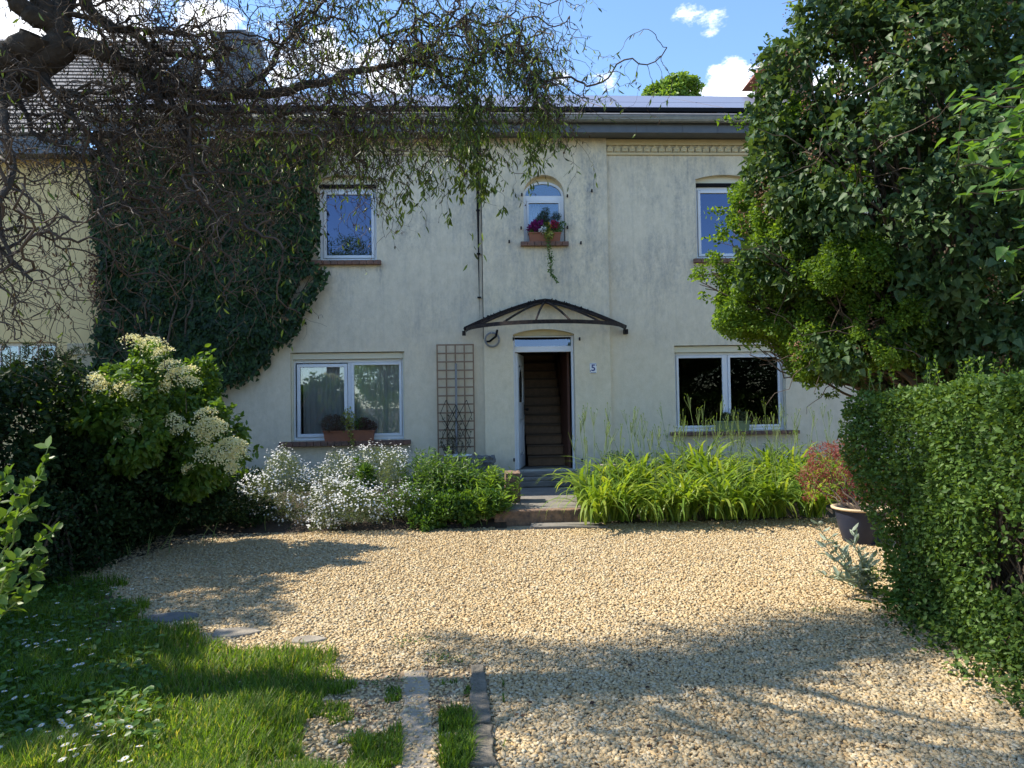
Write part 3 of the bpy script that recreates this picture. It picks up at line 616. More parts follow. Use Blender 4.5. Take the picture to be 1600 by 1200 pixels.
# ---- iron canopy
zt0 = Z(852, 515, -.1); zap = Z(852, 473.5, -.1); cxp = X(852, 500, -.1); Rx = (X(975, 515, -.1)-X(729, 515, -.1))/2; Ry = 1.22
can = MB()
def ringp(a, k=1.0): return np.array([cxp+Rx*k*math.cos(a), YP-.03-Ry*k*math.sin(a), 0])
rg = [ringp(a)+[0, 0, zt0] for a in np.linspace(0, math.pi, 41)]
n = 0
for a, b in zip(rg[:-1], rg[1:]): can.bar(a, b, .010, .062)
canopy = can.build('canopy', M['iron'], house)
def rib(a):
    mb = MB(); e = ringp(a)+[0, 0, zt0+.02]; top = np.array([cxp, YP-.05, zap]); pts = []
    for t in np.linspace(0, 1, 12): p = top+(e-top)*t; p[2] = zap+(zt0+.02-zap)*(t**1.35); pts.append(p)
    for p, q in zip(pts[:-1], pts[1:]): mb.bar(p, q, .022, .03)
    return mb.build('rib', M['iron'], canopy)
for k in range(8): rib(math.pi*(k+.5)/8)
mb = MB()
for sgn in (-1, 1):
    pts = []
    for t in np.linspace(0, 1.03, 14): pts.append(np.array([cxp+sgn*Rx*t, YP-.035, zap+.03+(zt0+.0-zap)*t**1.35]))
    for p, q in zip(pts[:-1], pts[1:]): mb.bar(p, q, .03, .05); mb.bar(p+np.array([0, -.05, .03]), q+np.array([0, -.05, .03]), .012, .02)
    mb.box(pts[-1][0]-.03, pts[-1][0]+.03, YP-.06, -.002 if sgn > 0 else YP-.02, pts[-1][2]-.1, pts[-1][2]-.02)
for k in range(46):                                         # lichen and dead leaves caught along the top bar
    t = random.uniform(-.8, .8); z_ = zap+.06+(zt0-zap)*abs(t)**1.35; s_ = random.uniform(.012, .03)
    mb.bar((cxp+Rx*t, YP-.05, z_), (cxp+Rx*t+random.uniform(-.03, .03), YP-.06, z_+s_), s_*.6)
mb.build('wall_bar', M['iron'], canopy)
# ---- number plate
px0, px1, pz0, pz1 = X(921.5, 575, YP), X(932, 575, YP), Z(927, 583, YP), Z(927, 567.5, YP)
npl = MB().box(px0, px1, YP-.012, YP-.001, pz0, pz1).build('number_plate', M['enamel'], house, bevel=.003)
cv = bpy.data.curves.new('digit', 'FONT'); cv.body = '5'; cv.size = .155; cv.extrude = .0012; cv.offset = .0035; cv.align_x = 'CENTER'; cv.align_y = 'CENTER'
dg = bpy.data.objects.new('digit', cv); COL.objects.link(dg); dg.parent = npl; dg.location = ((px0+px1)/2-ROOT[house][0], YP-.0145, (pz0+pz1)/2); dg.rotation_euler = (rad(90), 0, 0); cv.materials.append(M['blue'])
bpy.context.view_layer.update(); dme = bpy.data.meshes.new_from_object(dg.evaluated_get(bpy.context.evaluated_depsgraph_get())); dloc, drot = dg.location.copy(), dg.rotation_euler.copy()
bpy.data.objects.remove(dg); dg = bpy.data.objects.new('digit', dme); COL.objects.link(dg); dg.parent = npl; dg.location = dloc; dg.rotation_euler = drot
mb = MB(); mb.box(px0, px1, YP-.0135, YP-.0125, pz1-.012, pz1-.006); mb.box(px0+.01, px1-.01, YP-.0135, YP-.0125, pz0+.005, pz0+.012); mb.box(px0+.003, px0+.012, YP-.0135, YP-.0125, pz0+.02, pz0+.05)
mb.box(px1-.012, px1-.003, YP-.0135, YP-.0125, pz1-.05, pz1-.02); mb.build('plate_border', M['blue'], npl)
# ---- downpipes, cable loop, shutter hooks
xa = X(745.5, 240, -.05); zlo = Z(751, 502, -.05)
dp = MB().tube([(xa, -.36, ZE+.02), (xa, -.1, ZE-.12), (xa, -.05, ZE-.2), (xa, -.05, zlo)], .030, 10)
z_ = ZE-.5
while z_ > zlo: dp.box(xa-.032, xa+.032, -.05, -.001, z_, z_+.02); z_ -= .75
dp.build('downpipe', M['black'], house, smooth=False)
xb_ = xa+.075
MB().tube([(xb_, -.045, ZE-.02), (xb_, -.045, Z(755, 528, -.05)), (xb_+.02, -.06, Z(755, 534, -.05)), (xb_+.09, YP-.05, Z(760, 534, -.05)), (X(775, 530, YP-.03), YP-.05, Z(770, 526, -.05)), (X(777, 520, YP-.03), YP-.02, Z(770, 516, -.05))], .019, 10).build('conduit', M['black'], house, smooth=True)
lc = np.array([X(769, 531, YP-.03), YP-.03, Z(769, 531, YP-.03)])
for i, (r_, m_) in enumerate(((.125, 'grey'), (.11, 'grey'))):
    MB().tube([lc+np.array([r_*math.sin(t), -.012*i+.006*math.sin(3*t), r_*math.cos(t)]) for t in np.linspace(0, 6.2, 40)], .009, 8).build('cable_coil', M[m_], house, smooth=True)
for (px, py, y) in [(815, 305, YP), (886, 307, YP), (814, 357, YP), (886, 356, YP), (795.5, 378, YP), (907, 380, YP), (802, 529.5, YP), (905, 529.5, YP), (803, 717.5, YP), (909, 718, YP), (924, 299, YP)]:
    x_, _, z_ = P(px, py, y); hk = MB(); hk.box(x_-.012, x_+.012, y-.05, y-.001, z_-.008, z_+.008); hk.box(x_-.014, x_+.014, y-.062, y-.05, z_-.035, z_+.022); hk.build('shutter_hook', M['iron'], house, bevel=.003)
# =================================================================== THE NEIGHBOUR
nb = thing('neighbouring_house', 'yellow rendered house with grey slate roof behind the willow twigs', 'house', (-9, 0, 0))
YN = -.02; zn = Z(80, 243, YN); xn0 = X(-500, 400, YN); xn1 = XL-.01
hn = hole(-60, 87, 535, 577, YN)
wb_ = plate(MB(), xn0, xn1, 0, zn-.062, YN, .3, [hn]); wb_.build('wall', M['yellow'], nb)
nr_ = MB(); nr_.box(hn[0]-.5, hn[1]+.5, .302, 2.5, hn[2]-1, hn[3]+.5); nr_.f = [f for i, f in enumerate(nr_.f) if i != 2]; nr_.build('room', M['room'], nb)
zp = Z(100, 537, YN); mb = MB()
x = xn1-.02; zz = [zp, zp-.2, zp-.41, zp-.62, zp-.83, zp-1.04]
for r in range(5):
    x = xn1-.01-(.0 if r % 2 else .16)
    while x > hn[1]+.42: mb.box(x-.37, x, YN-.03, YN-.001, zz[r+1]+.008, zz[r]); x -= .38
    x = hn[0]-.02
    while r > 1 and x > xn0+.4: mb.box(x-.37, x, YN-.03, YN-.001, zz[r+1]+.008, zz[r]); x -= .38
mb.build('plinth_stones', mat('sandstone', (.55, .47, .32), .95, noise=(5, (.42, .35, .24), .2), bump=(18, .6)), nb, bevel=.02)
mb = MB(); frame_rect(mb, hn[0]+.003, hn[1]-.003, hn[2], hn[3]-.003, .05, .08, .13)
for px in (58, 29, 0): xx = X(px, 555, .08); mb.box(xx-.01, xx+.01, .085, .115, hn[2]+.05, hn[3]-.053)
wn = mb.build('window', M['white'], nb); MB().box(hn[0]+.05, hn[1]-.05, .1, .108, hn[2]+.05, hn[3]-.05).build('pane', M['glass'], wn)
MB().box(xn0, xn1, YN-.38, YN-.35, zn-.10, Z(80, 213, YN-.38)+.05).box(xn0, xn1, YN-.349, YN+.3, zn-.06, zn-.005).build('fascia', M['slate'], nb)
th2 = rad(40); zr = Z(80, 211, YN-.4); mb = MB()
nrow = 26; L2 = 6.2
for i in range(nrow):
    s0 = i*L2/nrow; s1 = s0+L2/nrow*1.12; o0, o1 = .035, .006
    q = lambda s, o: (YN-.42+s*math.cos(th2)-o*math.sin(th2), zr+s*math.sin(th2)+o*math.cos(th2))
    (ya, za), (yb_, zb_) = q(s0, o0), q(s1, o1); (yc, zc2) = q(s0, o1-.01)
    mb.quad((xn0, ya, za), (xn1, ya, za), (xn1, yb_, zb_), (xn0, yb_, zb_)); mb.quad((xn0, yc, zc2), (xn1, yc, zc2), (xn1, ya, za), (xn0, ya, za))
mb.prism([(xn1+.01, YN-.42, zr-.06), (xn1+.01, YN-.42+L2*math.cos(th2), zr-.06+L2*math.sin(th2)), (xn1+.01, YN-.42+L2*math.cos(th2), zr-.06)], (-.05, 0, 0))
mb.build('roof', mat('slate_tiles', (.11, .105, .11), .6, noise=(7, (.075, .075, .08), .2)), nb)
# =================================================================== PATH, STEPS, BEDS
zl = .20                                                    # landing height
def gx(px, py, z): return G(px, py, z)
xk0, xk1 = G(772, 797, zl)[0], G(912, 797, zl)[0]; yk = G(840, 797, zl)[1]
path = MB().box(G(786, 790, zl)[0], G(925, 790, zl)[0], yk+.16, -.45, -.01, zl-.006).build('landing', M['stone']); path['kind'] = 'structure'
kb = MB().box(xk0, xk1, yk, yk+.15, -.01, zl).build('kerb_step', M['rustbrick'], None, bevel=.015); tag(kb, 'mossy brick edged step between gravel and doorway path', 'step')
sp = MB().box(X(802, 745, -.5), X(906, 745, -.5), -.44, YP-.165, zl, (zl+ZT)/2-.02).box(X(804, 745, -.3), X(904, 745, -.3), YP-.36, YP-.163, (zl+ZT)/2-.018, ZT-.078)
o = sp.build('doorstep', M['stone'], None, bevel=.012); tag(o, 'worn grey stone steps directly below the open front door', 'step')
a, b, c, d = G(832, 812, .03), G(925, 811, .03), G(950, 823, .03), G(828, 823.5, .03)
o = MB().prism([(a[0], a[1], .0), (b[0], b[1], 0), (c[0], c[1], 0), (d[0], d[1], 0)], (0, 0, .036)).build('paving_slab', M['stone'], None, bevel=.006); tag(o, 'flat grey slab set in the gravel before the kerb step', 'paving slab')
def rough_block(name, x0, x1, y0, y1, z0, z1, m, label, cat, amp=.03, seed=0):
    bm_n = 7; mb = MB(); mb.box(x0, x1, y0, y1, z0, z1); o = mb.build(name, m)
    s_ = o.modifiers.new('sub', 'SUBSURF'); s_.subdivision_type = 'SIMPLE'; s_.levels = s_.render_levels = 4
    tx = bpy.data.textures.new('rough', 'CLOUDS'); tx.noise_scale = .09; dm = o.modifiers.new('d', 'DISPLACE'); dm.texture = tx; dm.strength = amp; dm.mid_level = .5; dm.texture_coords = 'GLOBAL'
    return tag(o, label, cat)
pa, pb = G(791, 792, .15), G(814, 792, .15)
rough_block('low_pier', pa[0], pb[0], pa[1]+.05, pa[1]+.45, -.02, Z(800, 739, pa[1]+.1), M['rustbrick'], 'crumbling brick pier at the side of the path steps', 'pier', .05)
yb2 = -1.6; rough_block('concrete_block', X(938, 740, yb2), X(966, 740, yb2), yb2, yb2+.5, 0, Z(950, 727, yb2), M['conc'], 'rough concrete block beside the daylilies and doorstep', 'block', .04)
# soil of the two beds, rising towards the wall
def bed(xa, xb, yf, zb_=.32):
    n = 14; mb = MB(); xs = np.linspace(xa, xb, 40); ts = np.linspace(0, 1, n)
    pt = lambda x, t: (x, yf+(0.0-yf)*t, .004+zb_*min(1, t*1.6)**.7*(1)+.03*float(vn(np.array([[x, t*3, 0]]), 2.2, 8)[0])*(1 if t > 0 else 0))
    for i in range(39):
        for j in range(n-1): mb.quad(pt(xs[i], ts[j]), pt(xs[i+1], ts[j]), pt(xs[i+1], ts[j+1]), pt(xs[i], ts[j+1]))
    o = mb.build('flower_bed_soil', M['soil'], None, smooth=True); o['kind'] = 'structure'; return o
bed(-5.3, G(786, 800)[0], -3.05); bed(G(928, 812)[0], 9.0, -2.95)
# side soil under the hedges
o = sheet('hedge_soil', [(-9, -14, .012), (-4.0, -14, .012), (-3.75, -8, .012), (-3.9, -5.2, .012), (-3.4, -3.4, .012), (-2.6, -3.2, .012), (-2.6, -1, .012), (-9, -1, .012)], M['soil'])
# stone edging strips in the lawn
def slab_row(name, pts, label, m, n, seed, th=.03):
    rr = random.Random(seed); (l0, r0), (l1, r1) = pts
    for i in range(n):
        t0 = i/n+.004; t1 = (i+1)/n-.006
        f = lambda a, b, t: np.array(a)+(np.array(b)-np.array(a))*t
        A, B, C, Dd = G(*f(l0, l1, 0)[:2]), G(*f(r0, r1, 0)[:2]), G(*l1), G(*r1)
        a = A+(C-A)*t0; b = B+(Dd-B)*t0; c = B+(Dd-B)*t1; d = A+(C-A)*t1; j = [rr.uniform(-.008, .008) for _ in range(8)]
        rim = []
        for (u, v_) in ((a, b), (b, c), (c, d), (d, a)):
            for tt in (0, .2, .4, .6, .8): w = np.array(u)+(np.array(v_)-np.array(u))*tt; rim.append((w[0]+rr.uniform(-.010, .010), w[1]+rr.uniform(-.010, .010), -.01))
        o = MB().prism(rim, (0, 0, th+.01+rr.uniform(-.003, .004))).build(name, m, None, bevel=.006)
        tag(o, label[i], 'edging stone', 'edging stones in the worn grass')
M['slab'] = mat('sandy_slab', (.40, .34, .26), .95, noise=(4, (.26, .22, .165), .2), bump=(22, .7))
M['edge'] = mat('mossy_edge_stone', (.25, .21, .16), .95, noise=(9, (.10, .09, .065), .18), bump=(30, .8))
slab_row('edging_stone', [((633, 1050), (668, 1050)), ((620, 1205), (683, 1205))], ['grey edging stone in worn grass, first of the wider row from the house', 'grey edging stone cut by the picture bottom, wider row beside lawn'], M['slab'], 2, 1, .010)
slab_row('edging_stone', [((735, 1045), (757, 1045)), ((735, 1205), (776, 1205))], ['narrow dark edging stone against gravel, nearest the house in its row', 'narrow dark edging stone against gravel, middle of its row', 'narrow dark edging stone against gravel, last of its row'], M['edge'], 3, 2, .03)
for i, (px, py, w, lb) in enumerate([(268, 968, .20, 'dark flat stone half buried at the shaded lawn corner'), (365, 992, .17, 'pale flat stone in sunlight between lawn and gravel'), (480, 1003, .12, 'small flat stone at the sunlit lawn edge by gravel')]):
    g = G(px, py); o = MB().prism([(g[0]+w*math.cos(a)*(1+.2*math.sin(3*a+i)), g[1]+w*.6*math.sin(a), -.01) for a in np.linspace(0, 5.6, 8)], (0, 0, .035)).build('flat_stone', M['conc' if i else 'rock'], None, bevel=.008); tag(o, lb, 'stone')
# =================================================================== THINGS AT THE WALL
# wooden trellis, iron lattice, pole, basin, rock
tl0, tl1 = X(684, 625, -.06), X(740.5, 625, -.06); tz0, tz1 = Z(712, 716, -.06)-.05, Z(712, 538, -.06)
tr = thing('trellis', 'brown wooden square trellis standing against the wall beside the door', 'trellis', ((tl0+tl1)/2, -.06, 0))
mb = MB()
for i in range(5): x = tl0+(tl1-tl0)*i/4; mb.box(x-.012, x+.012, -.07, -.055, tz0, tz1)
mb.build('upright', M['wood'], tr)
mb = MB()
for i in range(14): z = tz0+.10+(tz1-tz0-.11)*i/13; mb.box(tl0-.012, tl1+.012, -.083, -.0705, z-.012, z+.012)
mb.build('crosspiece', M['wood'], tr)
lt = MB(); c0 = lambda px, py: P(px, py, -.13)
for a, b in [((697, 625), (688, 646)), ((688, 646), (712, 690)), ((697, 625), (735, 700)), ((712, 640), (688, 690)), ((729, 625), (737, 648)), ((737, 648), (712, 700)), ((729, 625), (700, 680)), ((712, 632), (736, 690)), ((688, 690), (698, 716)), ((736, 690), (722, 714)), ((712, 632), (697, 665))]:
    lt.bar(c0(*a), c0(*b), .014, .010)
o = lt.build('plant_lattice', M['black'], None); tag(o, 'dark diamond plant lattice standing in front of the wooden trellis', 'plant support')
o = MB().tube([P(712.5, 568, -.11), P(713.5, 716, -.11)], .019, 10).build('grey_pole', M['grey'], None); tag(o, 'thin pale grey pole upright in front of the wooden trellis', 'pole')
vp = thing('climbing_plant', 'sparse dead looking climber twisting up the dark lattice', 'plant', P(712, 718, -.15))
its = []
for k in range(16):
    a = P(712+rng.uniform(-12, 12), 718, -.15); b = P(712+rng.uniform(-24, 24), 718-rng.uniform(25, 75), -.12); its.append(limb(a, b, .006, .003, 9, .25))
branches('stem', its, M['twig'], vp, 4)
lp = np.concatenate([i[0][3:] for i in its]); lp = lp+rng.normal(size=lp.shape)*.02
M['dull_leaf'] = leafmat('dull_leaf', [(.03, .05, .015), (.07, .09, .03), (.09, .06, .03)], .6, .2)
leaves('foliage', lp, rdir(len(lp)), rdir(len(lp)), .045, T_OVAL, M['dull_leaf'], vp)
bs = P(714, 716, -.35); o = MB().lathe((bs[0]+.02, bs[1], bs[2]-.03), [(.02, 0), (.15, .0), (.22, .07), (.235, .075), (.235, .085), (.215, .085), (.15, .02), (.0, .018)], 24).build('basin', M['whitep'], None, smooth=True)
tag(o, 'white plastic basin on the bed beneath the trellis', 'basin')
MBp = MB().box(bs[0]-.14, bs[0]+.16, bs[1]-.12, bs[1]+.12, .15, bs[2]-.035).build('grey_block', M['conc'], None, bevel=.02); tag(MBp, 'squat concrete block carrying the white basin', 'block')
rk = P(752, 718, -.5); rough_block('flat_rock', rk[0]-.20, rk[0]+.20, rk[1]-.18, rk[1]+.15, .15, rk[2]+.04, M['rock'], 'dark grey rock lying beside the white basin', 'rock', .14)
# =================================================================== LEAF COLOURS
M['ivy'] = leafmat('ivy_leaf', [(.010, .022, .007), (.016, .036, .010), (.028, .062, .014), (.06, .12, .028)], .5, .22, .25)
M['lilac'] = leafmat('lilac_leaf', [(.022, .045, .016), (.035, .075, .022), (.06, .11, .04), (.085, .14, .055), (.15, .17, .06)], .5, .28, .3)
M['privet'] = leafmat('privet_leaf', [(.03, .07, .014), (.07, .14, .02), (.12, .21, .03), (.20, .31, .045)], .48, .5, .3)
M['hedge'] = leafmat('hedge_leaf', [(.022, .046, .011), (.042, .088, .018), (.075, .14, .028), (.12, .20, .04), (.19, .26, .07)], .5, .30, .25)
M['dogwood'] = leafmat('dogwood_leaf', [(.06, .13, .03), (.09, .19, .04), (.12, .23, .05)], .45, .45, .4)
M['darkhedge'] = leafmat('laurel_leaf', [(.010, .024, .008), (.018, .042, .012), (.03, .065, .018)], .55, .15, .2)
M['elder'] = leafmat('elder_leaf', [(.05, .10, .018), (.08, .16, .025), (.13, .22, .035)], .45, .4, .4)
M['cream'] = leafmat('cream_blossom', [(.74, .69, .34), (.82, .78, .48), (.86, .84, .62)], .8, .3, .1, (1.1, 1.05, .7))
M['willow'] = leafmat('willow_leaf', [(.035, .045, .015), (.07, .11, .02), (.12, .19, .03), (.17, .25, .045)], .4, .4, .45)
M['deadleaf'] = leafmat('withered_leaf', [(.045, .03, .025), (.09, .055, .035), (.13, .10, .05)], .7, .25, .2, (1.2, 1.1, .8))
M['lily'] = leafmat('daylily_leaf', [(.10, .17, .022), (.14, .24, .03), (.21, .31, .045), (.28, .34, .07)], .42, .42, .4)
M['herb'] = leafmat('herb_leaf', [(.04, .085, .018), (.07, .15, .025), (.11, .21, .035)], .45, .35, .4)
M['silver'] = leafmat('silver_leaf', [(.30, .35, .26), (.40, .45, .36), (.22, .28, .19)], .8, .25, .2, (1.2, 1.3, .9))
M['whitef'] = leafmat('white_petal', [(.62, .64, .66), (.78, .79, .80), (.86, .86, .84)], .7, .3, .1, (1.05, 1.05, 1.0))
M['maple'] = leafmat('red_maple_leaf', [(.14, .045, .04), (.25, .085, .07), (.33, .14, .11)], .5, .4, .3, (1.5, .9, .7))
M['grass'] = leafmat('grass_blade', [(.03, .065, .010), (.06, .125, .014), (.11, .205, .024), (.15, .26, .035), (.34, .30, .13)], .45, .55, .3)
M['fir'] = leafmat('fir_needles', [(.015, .035, .014), (.03, .06, .022), (.045, .09, .03)], .5, .15, .3)
M['farleaf'] = leafmat('far_leaf', [(.10, .18, .04), (.16, .27, .06), (.22, .34, .09)], .5, .35, .3)
M['seed'] = leafmat('lilac_seed_heads', [(.15, .08, .05), (.24, .13, .08), (.10, .05, .035)], .8, 0, .2)
# =================================================================== IVY
iv = thing('ivy', 'dark green ivy smothering the house corner up to the gutter', 'climber', (XL+1, -.1, 0))
IVP = [(150, 232), (505, 228), (500, 290), (497, 330), (502, 372), (498, 392), (480, 415), (512, 432), (506, 455), (470, 498), (440, 528), (420, 528), (408, 555), (352, 600), (330, 606), (318, 640), (240, 640), (150, 610), (165, 560), (160, 470), (168, 420), (155, 330)]
gapp = [(484, 424), (496, 436), (468, 470), (448, 500), (436, 505), (458, 462)]
n = 60000; px = 150+365*rng.random(n); py = 228+412*rng.random(n); jit = rng.normal(size=(n, 2))*7.5
q = np.stack([px*.02, py*.02, px*0], 1); w_ = (vn(q, 1.0, 21)-.5)*22
k = inpoly(px+jit[:, 0]+w_, py+jit[:, 1]+w_*.6, IVP) & ~inpoly(px, py, gapp); px, py = px[k], py[k]; n = len(px)
pos = np.array([P(a, b, 0) for a, b in zip(px, py)]); dep = .05+.20*vn(pos, 2.1, 22)+.10*vn(pos, 6, 23); dep *= np.clip(1.2-.2*(px > 470), .4, 1)
fr_ = rng.random(n)**.45; pos[:, 1] = -.02-dep*fr_
wm_ = (pos[:, 0] > H_UL[0]+.04) & (pos[:, 2] > H_UL[2]) & (pos[:, 2] < H_UL[3])
pos[:, 0] -= np.where(wm_, .14, 0)
tip = unit(np.stack([rng.normal(size=n)*.6, -.25-.3*rng.random(n), -.9+rng.normal(size=n)*.4], 1)); nr = unit(np.stack([rng.normal(size=n)*.35, -np.ones(n), .45+rng.normal(size=n)*.3], 1))
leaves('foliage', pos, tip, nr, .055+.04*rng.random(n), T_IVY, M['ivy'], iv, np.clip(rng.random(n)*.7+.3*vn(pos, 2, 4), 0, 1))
its = [limb(P(250+rng.uniform(-70, 50), 640, -.08), P(rng.uniform(190, 440), rng.uniform(250, 440), -.10), .028, .008, 14, .07) for _ in range(14)]
its += [limb(P(440, 515, -.03), P(505, 425, -.04), .012, .006, 9, .1), limb(P(430, 500, -.05), P(488, 425, -.04), .01, .005, 9, .2)]
branches('stem', its, M['twig2'], iv)
# dead vine on the neighbour corner
dv = thing('dead_vine', 'withered reddish brown creeper tuft at the corner of the yellow wall', 'climber', P(150, 440, -.1))
n = 420; pp = np.array([P(148+rng.normal()*8, 425+rng.normal()*24, -.10-.12*rng.random()) for _ in range(n)]); leaves('foliage', pp, rdir(n)+[0, 0, -.5], rdir(n), .05, T_OVAL, M['seed'], dv)
# =================================================================== RIGHT: LILAC, PRIVET, HEDGE, DOGWOOD
def B(px, py, dist, rpx, sy=1.0, sz=1.0):
    c = D(px, py, dist); r = rpx*dist/F; return (c[0], c[1], c[2], r, r*sy, r*sz)
li = thing('lilac_tree', 'tall dark lilac bush with brown seed heads filling the side above the clipped hedge', 'tree', G(1480, 880))
_B = B
def B(px, py, dist, rpx, sy=1.0, sz=1.0): return _B(px, py, dist*LK, rpx, sy, sz)
LK = .78
lb_ = [B(1420, 140, 7.9, 175), B(1330, 300, 7.9, 150), B(1460, 350, 7.6, 170), B(1285, 400, 8.1, 110), B(1580, 130, 8, 190), B(1300, 150, 8.2, 100), B(1300, 40, 8.2, 75), B(1450, -90, 8, 170), B(1400, 510, 7.8, 100), B(1520, 470, 7.6, 130), B(1640, 330, 8.0, 200), B(1325, 545, 7.8, 52), B(1600, 560, 7.9, 120), B(1255, 265, 8.1, 75)]
sl = sdf_blobs(lb_)
foliage('foliage', sl, 82000, .060, T_HEART, M['lilac'], li, seed=3, thick=.42, amp=.24, sc=2.1, gap=.42, gsc=2.8, droop=.7, var=.5, align=.45)
base = G(1590, 900); crot = D(1510, 640, 8.0*LK); its = []
for k in range(7): its.append(limb(base+rng.normal(size=3)*[.2, .2, 0], crot+np.clip(rng.normal(size=3), -1, 1)*[.22, .3, .2], .075, .045, 10, .05))
ends = [np.array(b[:3])+rdir(1)[0]*b[3]*.75 for b in lb_ for _ in range(7)]
for e in ends: a = its[random.randrange(7)][0][-1]; its.append(limb(a, e, .034, .007, 18, .06))
for e in ends:
    for _ in range(5): its.append(limb(e, e+rng.normal(size=3)*.28, .006, .002, 8, .10))
branches('branch', its, M['twig2'], li)
sp_, sg = crown_pts(sl, 240, thick=.12, amp=.2, sc=1.5, seed=3); sp_ = sp_+sg*.10
pp = (sp_[:, None]+rng.normal(size=(len(sp_), 46, 3))*[.028, .028, .075]+[0, 0, .03]).reshape(-1, 3); leaves('seed_head', pp, rdir(len(pp)), rdir(len(pp)), .022, T_DIA, M['seed'], li)['kind'] = 'stuff'
pr_ = thing('privet_bush', 'bright light green small leaved bush spilling out below the lilac', 'bush', G(1330, 850))
LK = .83
pb_ = [B(1222, 300, 8.3, 52), B(1225, 215, 8.4, 32), B(1192, 392, 8.3, 42), B(1165, 440, 8.3, 36), B(1138, 438, 8.3, 24), B(1106, 438, 8.3, 17), B(1150, 488, 8.3, 24), B(1170, 350, 8.3, 26), B(1200, 470, 8.2, 75), B(1255, 390, 8.0, 85), B(1265, 500, 7.9, 80), B(1330, 470, 7.6, 85), B(1290, 560, 7.9, 50), B(1240, 330, 8.0, 80), B(1205, 525, 8.2, 30), B(1240, 250, 8.1, 44), B(1290, 430, 7.6, 70), B(1225, 160, 8.2, 30), B(1290, 520, 7.5, 60), B(1340, 430, 7.0, 60), B(1380, 500, 7.0, 60), B(1270, 300, 7.6, 55), B(1255, 210, 7.8, 36), B(1440, 540, 7.2, 50), B(1400, 560, 7.8, 60)]
sp2 = sdf_blobs(pb_)
foliage('foliage', sp2, 125000, .029, T_OVAL, M['privet'], pr_, seed=13, thick=.28, amp=.20, sc=2.6, gap=.41, gsc=4.0, droop=.1, var=.4, align=.4, width=1.1)
its = []
c_ = D(1450, 640, 6.6); its.append(limb(G(1470, 900), c_, .05, .04, 8, .04))
for b in pb_:
    for _ in range(7):
        e = np.array(b[:3])+rdir(1)[0]*b[3]*.9; its.append(limb(c_, e, .02, .004, 12, .12))
sh_l = []; 
for (px, py, ex, ey) in [(1150, 370, 1108, 372), (1140, 330, 1108, 330), (1185, 225, 1160, 190), (1215, 150, 1188, 130), (1165, 425, 1078, 436), (1230, 520, 1165, 520), (1245, 530, 1160, 545), (1170, 185, 1128, 188), (1260, 30, 1236, 6), (1250, 590, 1228, 560), (1130, 470, 1095, 462), (1190, 500, 1128, 486), (1215, 110, 1200, 60)]:
    p, r = limb(D(px, py, 6.8), D(ex, ey, 6.8), .003, .0012, 9, .08); its.append((p, r)); sh_l.append(np.repeat(p, 5, 0)+rng.normal(size=(45, 3))*.025)
sh_l = np.concatenate(sh_l); leaves('shoot_leaves', sh_l, unit(rdir(len(sh_l))+[-.6, 0, .2]), rdir(len(sh_l)), .045, T_OVAL, M['privet'], pr_)
branches('branch', its, M['twig2'], pr_)
B = _B
# clipped hedge
hg = thing('clipped_hedge', 'clipped green hedge with thin gappy bottom beside the gravel', 'hedge', G(1560, 1050))
xh = 2.92; zh = 1.70
fb, lo, hi = sdf_box(xh, xh+.85, -9.6, -6.55, .02, zh, .10)
def fh(p):                                                # top dips a little towards its far end, face undulates
    q = p.copy(); q[:, 2] += .05*np.clip((p[:, 1]+8), 0, 2); q[:, 0] += .10*np.clip(-(p[:, 1]+7.4), 0, 3)*.9; lowz = np.clip(1.05-p[:, 2], 0, 1); q[:, 1] += .55*lowz; q[:, 0] -= .12*lowz; return fb(q)
lo[0] -= .4
def hsel(p):
    th = np.interp(p[:, 2], [0, .3, .5, .75, 1.0, 1.2], [.0, .05, .32, .36, .20, 0]); return (vn(p, 5.5, 77)*.7+vn(p, 14, 78)*.3) > th
foliage('foliage', (fh, lo, hi), 125000, .029, T_OVAL, M['hedge'], hg, seed=33, thick=.17, amp=.055, sc=3.2, gap=.30, gsc=4.5, droop=.0, var=.4, align=.5, sel=hsel, width=1.15)
its = []
for k in range(70):
    y_ = rng.uniform(-9.5, -6.7); x_ = xh+.42+rng.normal()*.08-.09*max(0, -(y_+7.4)); a = np.array([x_, y_, 0.])
    for _ in range(4): e = a+[rng.uniform(-.26, .26), rng.uniform(-.3, .3), rng.uniform(.6, 1.5)]; its.append(limb(a, e, .011, .004, 9, .1))
branches('branch', its, M['twig2'], hg, 5)
its = []; lp = []
for _ in range(45):
    x_, y_ = rng.uniform(xh+.05, xh+.8), rng.uniform(-9.4, -6.6); a = np.array([x_, y_, zh-.05]); e = a+[rng.normal()*.04, rng.normal()*.04, rng.uniform(.08, .22)]; p, r = limb(a, e, .0025, .001, 7, .05); its.append((p, r)); lp.append(np.repeat(p[2:], 3, 0)+rng.normal(size=(15, 3))*.008)
for _ in range(30):
    y_ = rng.uniform(-9.4, -6.8); a = np.array([xh+.09*max(0, -(y_+7.4)), y_, rng.uniform(.5, 1.6)]); e = a+[rng.uniform(-.14, -.05), rng.normal()*.04, rng.uniform(0, .1)]; p, r = limb(a, e, .002, .001, 7, .05); its.append((p, r)); lp.append(np.repeat(p[2:], 3, 0)+rng.normal(size=(15, 3))*.008)
lp = np.concatenate(lp); leaves('stray_shoots', lp, unit(rdir(len(lp))+[-.2, 0, .6]), rdir(len(lp)), .02+.014*rng.random(len(lp)), T_OVAL, M['privet'], hg); branches('shoot_stem', its, M['steml'], hg, 3)
